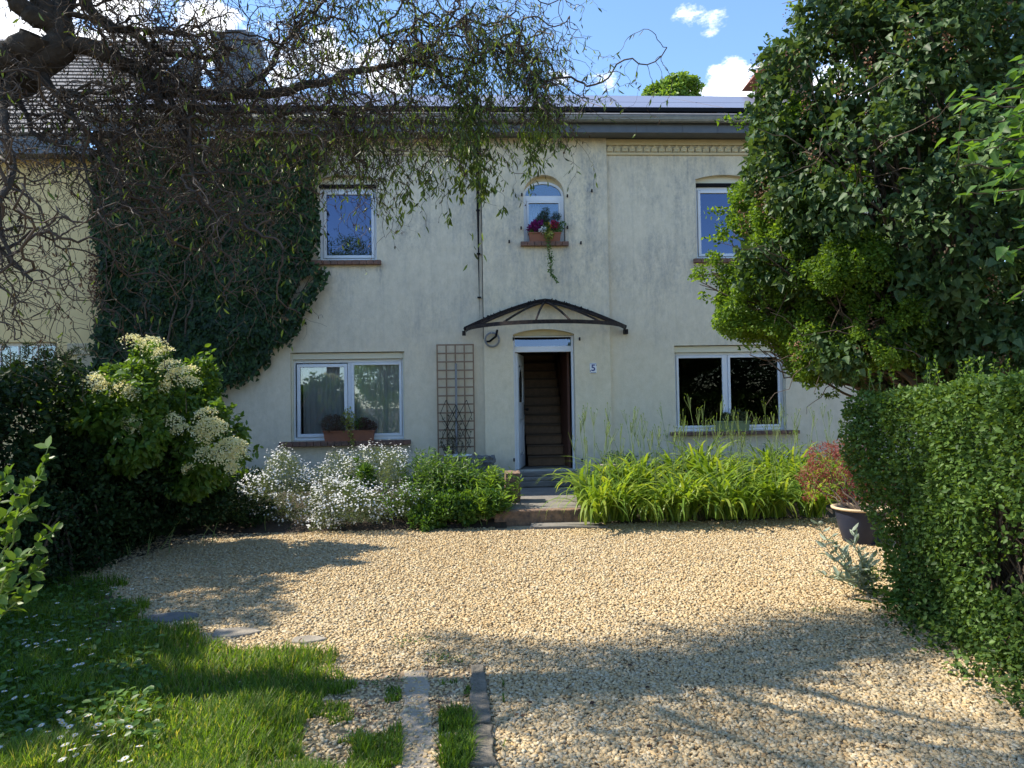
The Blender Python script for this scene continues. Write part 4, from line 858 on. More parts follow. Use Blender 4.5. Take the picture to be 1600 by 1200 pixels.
# weeds and saplings at the hedge foot
wd = thing('hedge_foot_weeds', 'leafy green weeds creeping from the hedge foot over the gravel edge', 'weeds', G(1400, 960))
wp = []; 
for (px, py, r, h) in [(1345, 930, .18, .25), (1370, 965, .2, .25), (1400, 990, .2, .22), (1440, 1020, .2, .2), (1490, 1060, .2, .16), (1550, 1095, .2, .12), (1330, 905, .16, .10), (1420, 960, .25, .35), (1480, 1010, .25, .3), (1545, 1060, .2, .2), (1595, 1120, .15, .1)]:
    g = G(px, py); n = 170; q = rng.normal(size=(n, 3))*[r*.4, r*.4, 0]+g+[.12, 0, 0]; q[:, 2] = h*rng.random(n)**1.2; wp.append(q)
wp = np.concatenate(wp); leaves('foliage', wp, unit(rdir(len(wp))+[-.3, -.3, .2]), unit(rdir(len(wp))*.6+[0, -.3, 1]), .022+.022*rng.random(len(wp)), T_OVAL, M['hedge'], wd, width=1.2)
g = G(1395, 970); n = 14; q = np.tile(g, (n, 1))+rng.normal(size=(n, 3))*[.08, .05, 0]+[0, 0, .14]; leaves('broad_leaf', q, unit(np.stack([rng.normal(size=n)-.5, rng.normal(size=n)*.5-.5, .25*np.ones(n)], 1)), unit(rdir(n)*.3+[0, 0, 1]), .15, T_OVAL, M['dogwood'], wd)
# silvery rose campion
sv = thing('silver_campion', 'grey silvery stemmed plant leaning out from the hedge end over gravel', 'plant', G(1345, 925))
its = []; lp = []; lt_ = []; bs_ = G(1352, 925)
for (px, py) in [(1278, 818), (1285, 850), (1300, 838), (1318, 865), (1335, 850), (1345, 868), (1355, 880), (1310, 900), (1296, 868), (1365, 870), (1330, 830), (1322, 905), (1342, 890), (1290, 900)]:
    dd = 5.55+rng.uniform(-.15, .15); e = D(px, py, dd); a = bs_+rng.normal(size=3)*[.05, .05, 0]; p, r = limb(a, e, .005, .003, 12, .05); its.append((p, r))
    for i in range(2, 12):
        for s_ in (0, 1):
            dr = rdir(1)[0]; dr[2] = abs(dr[2])*.6+.2; lp.append(p[i]); lt_.append(dr)
branches('stem', its, M['silver'], sv, 5); lp = np.array(lp); leaves('foliage', lp, np.array(lt_), rdir(len(lp))+[0, 0, .5], .05+.055*rng.random(len(lp)), T_OVAL, M['silver'], sv, width=.55)
# pot with red maple
pc = G(1346, 848); pot = thing('flower_pot', 'dark blue glazed pot with tan rim half behind the hedge end', 'plant pot', pc)
pr0 = .285; ht = .40
MB().lathe(pc, [(.0, 0), (.17, 0), (.185, .02), (.24, .22), (.265, ht-.035)], 48).build('body', M['potblue'], pot, smooth=True)
MB().lathe(pc, [(.266, ht-.034), (pr0+.012, ht-.025), (pr0+.016, ht-.006), (pr0, ht), (pr0-.03, ht-.004), (pr0-.045, ht-.05), (pr0-.05, ht-.12)], 48).build('rim', M['potrim'], pot, smooth=True)
MB().lathe(pc, [(0, ht-.09), (pr0-.048, ht-.09)], 32).build('soil', M['soil'], pot)
mp_ = thing('japanese_maple', 'small red leaved maple growing out of the dark pot', 'small tree', pc+[0, 0, ht-.1])
mb_ = [B(1290, 722, 8.0, 26), B(1272, 745, 8.0, 22), B(1310, 735, 8.0, 30), B(1335, 715, 8.1, 28), B(1330, 757, 8.0, 26), B(1350, 745, 8.0, 34), B(1265, 758, 7.95, 12), B(1345, 783, 7.9, 16), B(1300, 765, 7.95, 18), B(1380, 770, 8.1, 40)]
foliage('foliage', sdf_blobs(mb_), 5200, .042, T_NARROW, M['maple'], mp_, seed=41, thick=.15, amp=.10, sc=5, gap=.42, gsc=7, droop=.5, width=1.3)
its = [limb(pc+[0, 0, ht-.1], np.array(b[:3]), .014, .004, 9, .1) for b in mb_]; branches('branch', its, M['twig'], mp_, 5)
# dogwood branches reaching in from outside the frame
dw = thing('overhanging_dogwood', 'pale green large leaved branches reaching in over the hedge, in front of the lilac', 'shrub', (4.6, -8.4, 0))
its = []; lp = []; lt_ = []; root = np.array([4.5, -8.3, 0.0]); cr_ = D(1720, 420, 4.2)
its.append(limb(root, cr_, .04, .03, 8, .05))
def dogspray(a, b, dist, nl):
    e0 = D(*a, dist); e1 = D(*b, dist-.1); its.append(limb(cr_, e0, .014, .008, 10, .06)); p, r = limb(e0, e1, .007, .003, 12, .05); its.append((p, r))
    for i in range(nl):
        t = rng.random(); q = p[int(t*11)]; dr = unit((e1-e0)*.6/np.linalg.norm(e1-e0)+rng.normal(size=3)*.5+[0, 0, -.25]); lp.append(q+rng.normal(size=3)*.03); lt_.append(dr)
for a, b, d_, nl in [((1640, 130), (1478, 168), 4.0, 26), ((1640, 170), (1500, 150), 3.9, 22), ((1650, 220), (1490, 215), 4.0, 30), ((1640, 260), (1500, 262), 3.9, 26), ((1640, 290), (1512, 300), 4.1, 18), ((1640, 150), (1560, 190), 3.7, 22), ((1640, 240), (1565, 285), 3.8, 20), ((1650, 370), (1560, 405), 3.8, 12), ((1660, 380), (1585, 465), 3.7, 12), ((1650, 200), (1540, 235), 3.8, 22), ((1670, 90), (1590, 100), 3.8, 16), ((1650, 340), (1590, 345), 3.8, 9)]: dogspray(a, b, d_, nl)
lp = np.array(lp); leaves('foliage', lp, np.array(lt_), unit(rdir(len(lp))*.5+[-.2, -.3, 1]), .072+.03*rng.random(len(lp)), T_HEART, M['dogwood'], dw, width=.85); branches('branch', its, M['twig2'], dw, 6)
# =================================================================== DAYLILIES
def lily(rs, label, nl=82, H=.80):
    r_ = np.random.default_rng(rs); o = thing('daylily_clump', label, 'daylily', (0, 0, 0), 'daylilies along the bed')
    n = nl; Mm = 9; az = r_.random(n)*6.283; L_ = H*(.85+.5*r_.random(n)); lean = .10+.55*r_.random(n)**1.1
    s = np.linspace(0, 1, Mm)[None]; ang = (math.pi/2-lean*.5)[:, None]-(s**1.5)*(lean*2.6+1.0)[:, None]
    ds = (L_/(Mm-1))[:, None]; hx_ = np.cumsum(np.cos(ang)*ds, 1)-np.cos(ang[:, :1])*ds; hz_ = np.cumsum(np.sin(ang)*ds, 1)-np.sin(ang[:, :1])*ds
    b = r_.normal(size=(n, 2))*.08; Pt = np.stack([b[:, :1]+hx_*np.cos(az)[:, None], b[:, 1:]+hx_*np.sin(az)[:, None], np.maximum(hz_, .02)], 2)
    side = np.stack([-np.sin(az), np.cos(az), .15*r_.normal(size=n)], 1); wd_ = .0175*np.array([.6, .9, 1, 1, .95, .85, .7, .45, .05])[None]*(.8+.5*r_.random(n))[:, None]
    V, Fq, rr = strips('x', Pt, side, wd_, None, build=False, rnd=r_.random(n)); mesh_np('foliage', V, [Fq], M['lily'], o, rnd=rr)
    its = []; bp = []
    for _ in range(4):
        a = r_.normal(size=3)*[.08, .08, 0]; e = a+[r_.uniform(-.22, .22), r_.uniform(-.15, .15), H*r_.uniform(1.1, 1.7)]; p, r = limb(a, e, .0045, .003, 8, .03); its.append((p, r))
        for _ in range(4): f_ = p[-1]+r_.normal(size=3)*.04+[0, 0, .02]; its.append((np.linspace(p[-2], f_, 4), np.full(4, .0025))); bp.append(f_)
    branches('flower_stalk', its, M['steml'], o, 4); bp = np.array(bp); q = np.repeat(bp, 4, 0)
    leaves('bud', q, np.tile(unit(r_.normal(size=(len(bp), 3))*.4+[0, 0, 1]), (1, 1)).repeat(4, 0), rdir(len(q)), .034, T_NARROW, M['lily'], o, width=1.6)
    return o
lpro = [lily(5, 'x'), lily(6, 'x', 92, .74), lily(9, 'x', 70, .70)]
lab = ['yellow green daylily clump at the path edge beside the kerb step', 'arching daylily clump next to the path edge clump', 'bushy daylily clump below the wall, left of the right hand window', 'daylily clump directly under the near edge of the window sill', 'daylily clump under the green planter on the sill', 'daylily clump at gravel edge under the window', 'daylily clump just left of the red maple', 'daylily clump with upright leaves behind the red maple']
spots = [(925, 798), (965, 800), (1010, 800), (1055, 800), (1105, 800), (1160, 802), (1215, 806), (1265, 800)]
li_i = 0
rowlab = ['front row', 'middle row', 'back row']
LP_ = []
for row, (yy, ks) in enumerate(((-3.08, range(8)), (-2.35, range(9)), (-1.6, range(9)))):
    for k in ks:
        px = 925+k*48+row*(-8)+rng.uniform(-10, 10)
        if row == 2 and px < 965: continue
        g = P(px, 800, yy+rng.uniform(-.1, .1)); g[2] = .05+.12*row; LP_.append((g, row, k, px))
wher = lambda px: 'beside the kerb step and path' if px < 950 else 'near the path, toward the doorway' if px < 990 else 'between path and window' if px < 1040 else 'below the near end of the window sill' if px < 1080 else 'below the green planter' if px < 1130 else 'below the middle of the sill' if px < 1178 else 'below the far end of the sill' if px < 1225 else 'close to the red maple' if px < 1275 else 'behind the red maple and pot'
for i, (g, row, k, px) in enumerate(LP_):
    lb = f"daylily clump {['at the gravel edge', 'in the middle of the bed', 'near the wall'][row]}, {wher(px)}"
    if i < 3: o = lpro[i]; o.location = [float(v) for v in g]; o['label'] = lb
    else: copy_tree(lpro[i % 3], g, rng.random()*6.28, rng.uniform(.88, 1.12), lb)
# =================================================================== LEFT BED
def cushion(label, bl, n, nf, seed, fname='white_flower_cushion'):
    o = thing(fname, label, 'flowering plant', (bl[0][0], bl[0][1], .1), 'white flowering cushions')
    sf = sdf_blobs(bl); foliage('foliage', sf, n, .032, T_NARROW, M['silver2'], o, seed=seed, thick=.25, amp=.19, sc=3.4, gap=.2, droop=-.3, width=1.3)
    p, g_ = crown_pts(sf, nf, thick=.09, amp=.19, sc=3.4, seed=seed, gap=.44, gsc=5, sel=lambda p: p[:, 2] > .06); p = p+g_*.03+np.array([0, 0, .03])+rng.normal(size=p.shape)*.018+np.array([0, 0, .10])*(rng.random((len(p), 1))**5)
    K = 5; q = np.repeat(p, K, 0); az = np.tile(np.arange(K)*1.2566, len(p)); up = np.repeat(unit(g_*.7+[0, -.2, .7]+rng.normal(size=g_.shape)*.3), K, 0)
    a = unit(np.cross(up, [0.3, .2, 1])); b = np.cross(up, a); tip = a*np.cos(az)[:, None]+b*np.sin(az)[:, None]+up*.25
    leaves('blossom', q, tip, up, .0135, T_DIA, M['whitef'], o, width=1.3)['kind'] = 'stuff'; return o
M['silver2'] = leafmat('grey_green_leaf', [(.07, .11, .05), (.12, .16, .08), (.16, .21, .12)], .6, .3, .3)
def Bz(px, py, y, rpx, **k): return B(px, py, y+12.1, rpx, **k)
cushion('tall white flowered clump nearest the dark hedge', [Bz(440, 755, -2.5, 38), Bz(415, 775, -2.7, 30), Bz(470, 785, -2.7, 34), Bz(455, 735, -2.2, 26), Bz(440, 800, -2.8, 28), Bz(495, 760, -2.3, 30)], 11000, 2000, 51)
cushion('white flowered mound spilling lowest onto the gravel', [Bz(520, 800, -3.0, 26), Bz(555, 795, -3.0, 28), Bz(590, 797, -3.05, 28), Bz(500, 810, -3.1, 20), Bz(615, 790, -2.9, 24), Bz(545, 780, -2.7, 24)], 9000, 2000, 52)
cushion('white flowered clump under the window planter', [Bz(590, 735, -2.0, 28), Bz(620, 745, -2.2, 26), Bz(560, 745, -2.1, 26), Bz(605, 765, -2.5, 24), Bz(535, 740, -1.9, 26), Bz(620, 725, -1.8, 18)], 9000, 1300, 53)
def herb(label, bl, n, stems, seed, name='leafy_perennial', sz=.06, mt='herb', tm=T_NARROW, wid=1.8):
    o = thing(name, label, 'plant', (bl[0][0], bl[0][1], .1)); sf = sdf_blobs(bl)
    foliage('foliage', sf, n, sz, tm, M[mt], o, seed=seed, thick=.3, amp=.14, sc=3, gap=.34, gsc=4, droop=-.35, align=.3, width=wid)
    its = []
    for b in bl:
        for _ in range(stems): e = np.array(b[:3])+rdir(1)[0]*b[3]*.9; e[2] = abs(e[2]); its.append(limb([b[0]+rng.normal()*.1, b[1]+rng.normal()*.1, .02], e, .005, .003, 7, .06))
    branches('stem', its, M['steml'], o, 4); return o
def stalky(label, spots, seed, mt='herb', n=60, hh=.55, ls=.085, sp=.22, name='leafy_perennial', wid=1.3, fl=None):
    r_ = np.random.default_rng(seed); o = thing(name, label, 'plant', (spots[0][0], spots[0][1], .05)); its = []; lp = []; lt_ = []; tops = []
    for (x, y, z0, h) in spots:
        for _ in range(n):
            a = np.array([x+r_.normal()*sp*.6, y+r_.normal()*sp*.5, z0]); e = a+[r_.normal()*.10, r_.normal()*.10-.03, h*r_.uniform(.55, 1.15)]; p, r = limb(a, e, .004, .002, 12, .05); its.append((p, r)); tops.append(e)
            for i in range(2, 12):
                for _ in range(2): d = rdir(1)[0]; d[2] = abs(d[2])*.5+.25; lp.append(p[i]); lt_.append(d)
    lp = np.array(lp); leaves('foliage', lp, np.array(lt_), rdir(len(lp))*.5+[0, -.2, 1], ls*(.5+.7*r_.random(len(lp))), T_NARROW, M[mt], o, width=wid); branches('stem', its, M['steml'], o, 3); return o
def sp3(px, py, y, h): p = P(px, py, y); return (p[0], y, .12, h)
M['herb2'] = leafmat('pale_herb_leaf', [(.08, .15, .025), (.13, .23, .04), (.18, .30, .05)], .5, .4, .25)
stalky('leafy green perennial between white flowers and trellis', [sp3(655, 780, -2.4, .62), sp3(690, 780, -2.2, .66), sp3(675, 780, -1.7, .72), sp3(640, 790, -2.8, .42)], 61)
stalky('upright green perennial clump in front of basin and rock', [sp3(720, 780, -2.3, .60), sp3(745, 780, -2.4, .5), sp3(705, 780, -1.7, .68)], 62, wid=1.5, ls=.10)
stalky('pale yellow green spiky clump overhanging the brick pier', [sp3(772, 780, -2.5, .52), sp3(760, 790, -2.9, .34)], 67, 'herb2', 60, ls=.11, sp=.16, wid=1.1)
herb('low leafy mat at the gravel edge beside the kerb step', [Bz(690, 800, -3.0, 24), Bz(730, 800, -3.0, 22), Bz(760, 795, -2.95, 18), Bz(660, 806, -3.1, 14)], 5000, 3, 63, sz=.05, tm=T_OVAL, wid=1.0)
herb('dark leafy stems rising amid the white flowers', [Bz(560, 770, -2.6, 16), Bz(572, 745, -2.5, 14), Bz(560, 720, -2.4, 8)], 900, 4, 64, sz=.085, wid=1.4)
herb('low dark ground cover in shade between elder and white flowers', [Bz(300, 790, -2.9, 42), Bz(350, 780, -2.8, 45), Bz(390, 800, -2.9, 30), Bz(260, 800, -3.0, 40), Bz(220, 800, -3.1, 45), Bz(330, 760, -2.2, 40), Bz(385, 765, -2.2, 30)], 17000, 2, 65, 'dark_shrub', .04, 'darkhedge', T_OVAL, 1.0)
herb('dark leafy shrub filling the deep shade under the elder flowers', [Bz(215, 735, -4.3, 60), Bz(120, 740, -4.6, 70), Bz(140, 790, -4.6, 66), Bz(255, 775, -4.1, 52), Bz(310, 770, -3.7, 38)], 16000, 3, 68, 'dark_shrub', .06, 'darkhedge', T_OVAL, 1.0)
herb('small shrubby herb beside the concrete block and daylilies', [Bz(962, 722, -1.3, 14), Bz(975, 728, -1.3, 12)], 800, 4, 66, sz=.045)
# =================================================================== ELDER, LEFT HEDGES
el = thing('elder_bush', 'elder bush with flat cream flower heads leaning out of the dark hedge', 'bush', G(170, 850))
eb = [B(228, 600, 8.0, 42), B(240, 560, 8.0, 32), B(150, 640, 7.6, 48), B(205, 655, 7.5, 55), B(285, 640, 8.0, 45), B(300, 700, 8.0, 52), B(345, 705, 8.2, 32), B(285, 590, 8.1, 26)]
foliage('foliage', sdf_blobs(eb), 10500, .075, T_OVAL, M['elder'], el, seed=71, thick=.35, amp=.24, sc=2.6, gap=.40, gsc=3.4, droop=.5, align=.5)
its = []
for b in eb: its.append(limb(G(170, 850), np.array(b[:3]), .03, .01, 10, .08))
branches('branch', its, M['twig2'], el, 6)
um = []
for (px, py, r) in [(212, 527, 15), (236, 530, 17), (250, 545, 13), (262, 566, 15), (268, 580, 12), (290, 575, 15), (295, 590, 13), (150, 590, 15), (158, 600, 12), (190, 597, 16), (205, 608, 11), (200, 655, 14), (206, 665, 9), (270, 652, 13), (280, 665, 12), (318, 640, 15), (326, 655, 15), (340, 662, 13), (320, 680, 12), (345, 695, 15), (360, 690, 15), (372, 690, 12), (322, 705, 14), (292, 728, 9), (335, 672, 12), (352, 712, 12), (310, 665, 11), (255, 600, 10), (370, 705, 12), (362, 728, 8)]:
    d_ = 7.2 if px < 210 else 7.5; c = D(px, py, d_); R0 = r*d_/F*1.2; n = 260; nrm_ = unit(np.array([rng.normal()*.35, -.55+rng.normal()*.2, 1.0])); a = unit(np.cross(nrm_, [1, .2, 0])); b = np.cross(nrm_, a)
    rr = np.sqrt(rng.random(n))*R0*(1+.25*np.sin(rng.random()*6+np.arange(n)*.7)); th_ = rng.random(n)*6.283; dome = -.45*(rr**2)/R0
    R0 *= 1.05; um.append((c+a*(rr*np.cos(th_))[:, None]+b*(rr*np.sin(th_))[:, None]+nrm_*(dome+rng.normal(size=n)*.012)[:, None], np.tile(nrm_, (n, 1))))
for i, (q, nn) in enumerate(um):
    leaves('flower_head', q, unit(rdir(len(q))+nn*.2), unit(nn+rdir(len(q))*.5), .019, T_OVAL, M['cream'], el, width=1.6)
def hedge(name, label, boxes, n, size, seed, mt='darkhedge', tm=T_OVAL, r=.25, thick=.3, amp=.2, cat='hedge', gap=.22):
    fs = [sdf_box(*b, r) for b in boxes]; f = lambda p: np.minimum.reduce([q[0](p) for q in fs]); lo = np.minimum.reduce([q[1] for q in fs]); hi = np.maximum.reduce([q[2] for q in fs])
    o = thing(name, label, cat, (*((lo+hi)/2)[:2], 0)); foliage('foliage', (f, lo, hi), n, size, tm, M[mt], o, seed=seed, thick=thick, amp=amp, sc=2, gap=gap, gsc=3, droop=.2)
    its = []
    for _ in range(50): b = boxes[random.randrange(len(boxes))]; a = np.array([rng.uniform(b[0]+.2, b[1]-.1), rng.uniform(b[2]+.2, b[3]-.2), 0]); its.append(limb(a, a+[rng.uniform(-.3, .3), rng.uniform(-.3, .3), b[5]*.9], .02, .006, 9, .08))
    branches('branch', its, M['twig2'], o, 5); return o
zt_ = float(D(60, 580, 7.2)[2])
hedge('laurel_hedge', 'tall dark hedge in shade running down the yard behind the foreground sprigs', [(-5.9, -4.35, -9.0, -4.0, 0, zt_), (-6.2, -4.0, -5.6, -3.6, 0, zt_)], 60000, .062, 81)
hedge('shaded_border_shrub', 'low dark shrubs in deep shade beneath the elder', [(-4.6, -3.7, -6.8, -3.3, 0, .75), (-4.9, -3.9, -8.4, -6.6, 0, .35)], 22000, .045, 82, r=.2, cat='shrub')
hedge('added_shade_screen', 'tall leafy screen added out of view beyond the laurel hedge to shade the yard edge', [(-7.9, -6.6, -8.0, -4.9, 0, 5.3), (-7.9, -6.7, -4.9, -2.4, 0, 3.7)], 75000, .09, 83, 'darkhedge', r=.3, cat='hedge', thick=.3, amp=.5, gap=.2)  # unseen leafy blocks added beyond the view, heights set to shade the yard
# feathery yew in front of the neighbour window
yw_ = thing('yew_bush', 'dark feathery evergreen in front of the neighbouring window', 'bush', P(60, 760, -1.6))
n = 46; its = []; lp = []; lt_ = []
for k in range(n):
    a = P(rng.uniform(-60, 120), 640, -1.7); e = P(a[0]*0+rng.uniform(-60, 135), rng.uniform(532, 600), -1.9-rng.random()*.3); p, r = limb(a, e, .008, .002, 14, .06, -.05); its.append((p, r))
    for i in range(3, 14):
        for _ in range(14): lp.append(p[i]+rng.normal(size=3)*.015); lt_.append(unit((p[-1]-p[0])*.5+rng.normal(size=3)*.8+[0, 0, -.3]))
lp = np.array(lp); leaves('foliage', lp, np.array(lt_), rdir(len(lp)), .085, T_NARROW, M['fir'], yw_, width=.7); branches('branch', its, M['twig'], yw_, 4)
# near sprigs at the left frame edge
sg_ = thing('honeysuckle_sprigs', 'sunlit arching leafy sprigs close by, at the shaded lawn edge', 'shrub', G(-60, 1050))
its = []; lp = []; lt_ = []; ln_ = []
for (a, b, d_) in [((-60, 960), (75, 700), 3.0), ((-60, 1000), (60, 745), 2.9), ((-40, 960), (82, 832), 2.8), ((-80, 900), (40, 760), 2.9), ((-60, 900), (60, 790), 3.0), ((-60, 860), (12, 742), 2.8), ((-40, 1000), (30, 870), 2.7), ((-50, 980), (70, 880), 2.9), ((-60, 1020), (48, 925), 2.8)]:
    p, r = limb(D(*a, d_), D(*b, d_), .006, .002, 14, .05, .03); its.append((p, r))
    for i in range(3, 14):
        for s_ in (-1, 1, 0): dr = unit((p[-1]-p[0])*.6+np.array([0, 0, .2])+rng.normal(size=3)*.45); lp.append(p[i]); lt_.append(dr)
lp = np.array(lp); leaves('foliage', lp, np.array(lt_), unit(rdir(len(lp))*.6+[0, -.3, .9]), .038+.022*rng.random(len(lp)), T_OVAL, M['elder'], sg_, width=1.15); branches('stem', its, M['steml'], sg_, 5)
# =================================================================== CURLY WILLOW
wl = thing('curly_willow', 'corkscrew willow with bare twisted hanging twigs and few leaves over the lawn', 'tree', (-4.4, -7.9, 0))
root = np.array([-4.4, -7.9, 0.0]); node = D(100, 70, 4.6)
trunk = [limb(root, D(-260, 250, 4.5), .22, .17, 14, .04), limb(D(-260, 250, 4.5), node, .15, .095, 14, .05)]
def pl(pts, r0, r1, n=26):
    q = np.array([D(*p) for p in pts]); s = np.concatenate([[0], np.cumsum(np.linalg.norm(np.diff(q, axis=0), axis=1))]); t = np.linspace(0, s[-1], n)
    p = np.stack([np.interp(t, s, q[:, i]) for i in range(3)], 1); p[1:-1] = (p[:-2]+2*p[1:-1]+p[2:])/4; p += np.cumsum(rng.normal(size=p.shape), 0)*.012*np.minimum(1, np.arange(n)/6)[:, None]; return p, np.linspace(r0, r1, n)
trunk += [pl([(-120, 190, 4.5), (0, 130, 4.5), (60, 95, 4.6), (100, 70, 4.6)], .10, .085), pl([(100, 70, 4.6), (60, 20, 4.6), (20, -40, 4.6), (-30, -150, 4.7)], .06, .045),
          pl([(88, 84, 4.6), (104, 50, 4.6), (112, -20, 4.7), (150, -160, 4.8)], .070, .045), pl([(-30, -60, 4.5), (40, 5, 4.5), (85, 45, 4.6), (105, 72, 4.6)], .055, .06)]
majors = [pl([(88, 70, 4.6), (150, 72, 4.6), (190, 98, 4.7), (230, 112, 4.8), (262, 142, 4.9), (330, 146, 5.0), (420, 150, 5.2), (480, 135, 5.3), (560, 112, 5.4), (613, 95, 5.5), (655, 102, 5.6), (700, 112, 5.7)], .060, .012, 44),
          pl([(120, -40, 4.7), (150, 30, 4.7), (190, 68, 4.8), (240, 92, 4.9), (330, 100, 5.1), (360, 90, 5.2)], .038, .012, 30),
          pl([(200, 99, 4.7), (240, 130, 4.7), (250, 170, 4.6), (300, 172, 4.7), (400, 178, 4.9), (470, 172, 5.0), (560, 190, 5.1), (620, 170, 5.2)], .032, .008, 34),
          pl([(20, 112, 4.5), (8, 160, 4.4), (30, 220, 4.2), (60, 290, 4.1), (50, 360, 4.0), (75, 430, 4.0)], .030, .010, 24), pl([(-120, 250, 4.2), (-40, 330, 4.1), (20, 410, 4.0), (70, 450, 4.0)], .026, .008, 22),
          pl([(62, 92, 4.6), (75, 140, 4.5), (110, 190, 4.4), (160, 225, 4.4), (180, 300, 4.3), (240, 340, 4.3)], .022, .006, 24), pl([(360, 148, 5.1), (410, 115, 5.2), (440, 60, 5.3), (500, 20, 5.5), (540, -60, 5.6)], .02, .006, 24),
          pl([(640, 100, 5.5), (690, 80, 5.6), (740, 95, 5.7), (765, 62, 5.8), (800, 63, 5.8), (818, 90, 5.8), (832, 150, 5.8), (836, 175, 5.8)], .010, .0035, 34), pl([(560, 110, 5.4), (600, 60, 5.5), (680, 40, 5.6), (740, 20, 5.7)], .011, .004, 24),
          pl([(112, -20, 4.7), (250, -80, 4.9), (420, -90, 5.3), (600, -60, 5.6), (700, -70, 5.8)], .030, .008, 34), pl([(30, -100, 4.6), (200, -220, 5.2), (450, -260, 5.8), (700, -260, 6.2)], .03, .008, 34),
          pl([(-40, -150, 4.5), (0, -300, 3.9), (100, -500, 3.5), (300, -700, 3.4)], .028, .008, 30), pl([(112, -60, 4.6), (160, -260, 4.0), (330, -420, 3.7), (600, -560, 3.6), (850, -640, 3.6)], .028, .007, 34),
          pl([(-100, -100, 4.3), (-200, -400, 3.4), (-150, -700, 3.0)], .03, .01, 26), pl([(30, 110, 4.5), (120, 150, 4.5), (200, 140, 4.6), (290, 190, 4.7)], .022, .006, 24), pl([(-60, 60, 4.5), (40, 180, 4.4), (120, 230, 4.4), (150, 330, 4.3)], .022, .006, 24), pl([(100, 20, 4.6), (190, 30, 4.7), (300, 40, 4.9), (420, 60, 5.1)], .02, .005, 26), pl([(250, 130, 4.8), (300, 215, 4.7), (330, 300, 4.6), (420, 350, 4.6)], .018, .005, 24)]
branches('trunk', trunk, M['bark'], wl, 14)
branches('limb', majors, M['bark'], wl, 8)
def walks(P0, D0, L, Mm, curl, droop, seed):
    """corkscrew paths: many at once"""
    r_ = np.random.default_rng(seed); n = len(P0); ds = (L/(Mm-1))[:, None]; d = unit(D0); ph = r_.random((n, 2))*6.283; fq = 1.0+1.6*r_.random((n, 2)); pts = [P0]; p = P0
    ph2 = np.cumsum(np.ones(Mm))
    for i in range(1, Mm):
        a = unit(np.cross(d, [0.1, .2, 1.0])); b = np.cross(d, a); s_ = i*(ds)*9
        off = a*np.sin(ph[:, :1]+s_*fq[:, :1])+b*np.cos(ph[:, 1:]+s_*fq[:, 1:])
        p = p+ds*unit(d+off*curl+r_.normal(size=(n, 3))*curl*.35); pts.append(p); d = unit(d+np.array([0, 0, -droop])*ds+r_.normal(size=(n, 3))*.10)
    return np.stack(pts, 1)
MJ = np.concatenate([p[4:] for p, r in majors]); wj = np.concatenate([np.full(len(p)-4, 1.0) for p, r in majors])
# secondary branches
n2 = 270; i0 = rng.integers(0, len(MJ), n2); P0 = MJ[i0]; D0 = rdir(n2)+np.array([.55, .1, -.10]); L = rng.uniform(.5, 1.3, n2)
S2 = walks(P0, D0, L, 20, .75, .55, 5); R2 = np.linspace(1, .4, 20)[None]*rng.uniform(.005, .012, n2)[:, None]
V, Fq = tubes(S2, R2, 5); mesh_np('branch', V, [Fq], M['twig'], wl, smooth=True)
# hanging twigs
SP = np.concatenate([S2[:, 5:].reshape(-1, 3), MJ, MJ]); SP = SP[(SP[:, 2] > 3.4) | (rng.random(len(SP)) < .5)]; n3 = 3700; P0 = SP[rng.integers(0, len(SP), n3)]
D0 = rdir(n3)*1.0+np.array([.25, 0, -.35]); L = rng.uniform(.25, 1.15, n3)
S3 = walks(P0, D0, L, 22, .85, 1.5, 6); R3 = np.linspace(1, .35, 22)[None]*rng.uniform(.0018, .0042, n3)[:, None]
# explicit long hanging shoots in front of the house
ex = []
for (px, py, d_, L_) in [(560, 190, 5.1, 1.25), (600, 180, 5.2, 1.35), (640, 175, 5.3, 1.2), (540, 190, 5.0, 1.0), (660, 160, 5.4, 1.2), (700, 120, 5.6, 1.25), (712, 120, 5.6, 1.5), (725, 115, 5.6, 1.5), (735, 110, 5.6, 1.35), (745, 100, 5.6, 1.2), (755, 100, 5.7, 1.35), (720, 110, 5.6, 1.1), (832, 150, 5.8, .7), (836, 170, 5.8, .6), (834, 120, 5.8, .9), (828, 130, 5.8, 1.0), (838, 160, 5.8, .8), (842, 175, 5.8, .5), (780, 63, 5.8, .7), (812, 80, 5.8, .5), (735, 150, 5.6, 1.3), (745, 160, 5.6, 1.2), (818, 95, 5.8, .6), (500, 190, 5.0, 1.0), (460, 190, 4.9, 1.1), (430, 250, 4.7, .8), (400, 300, 4.6, .8), (350, 300, 4.6, .9), (300, 300, 4.6, .8), (240, 330, 4.3, .6), (200, 300, 4.3, .6), (610, 230, 5.2, .9), (650, 240, 5.3, .7), (580, 250, 5.1, .6), (690, 190, 5.4, .7), (800, 70, 5.8, .5), (770, 65, 5.8, .6), (450, 330, 4.6, .6), (375, 370, 4.6, .5)]*3:
    ex.append((D(px+rng.normal()*9, py+rng.normal()*8, d_), L_*rng.uniform(.6, 1.0)))
P0 = np.array([e[0] for e in ex]); S4 = walks(P0, rdir(len(ex))*.5+np.array([.1, 0, -1]), np.array([e[1] for e in ex]), 34, .9, 2.2, 8); R4 = np.linspace(1, .4, 34)[None]*rng.uniform(.0022, .004, len(ex))[:, None]
V3, F3 = tubes(S3, R3, 3); V4, F4 = tubes(S4, R4, 3)
tw = mesh_np('twig', np.concatenate([V3, V4]), [np.concatenate([F3, F4+len(V3)])], M['twig'], wl, smooth=True); tw['kind'] = 'stuff'
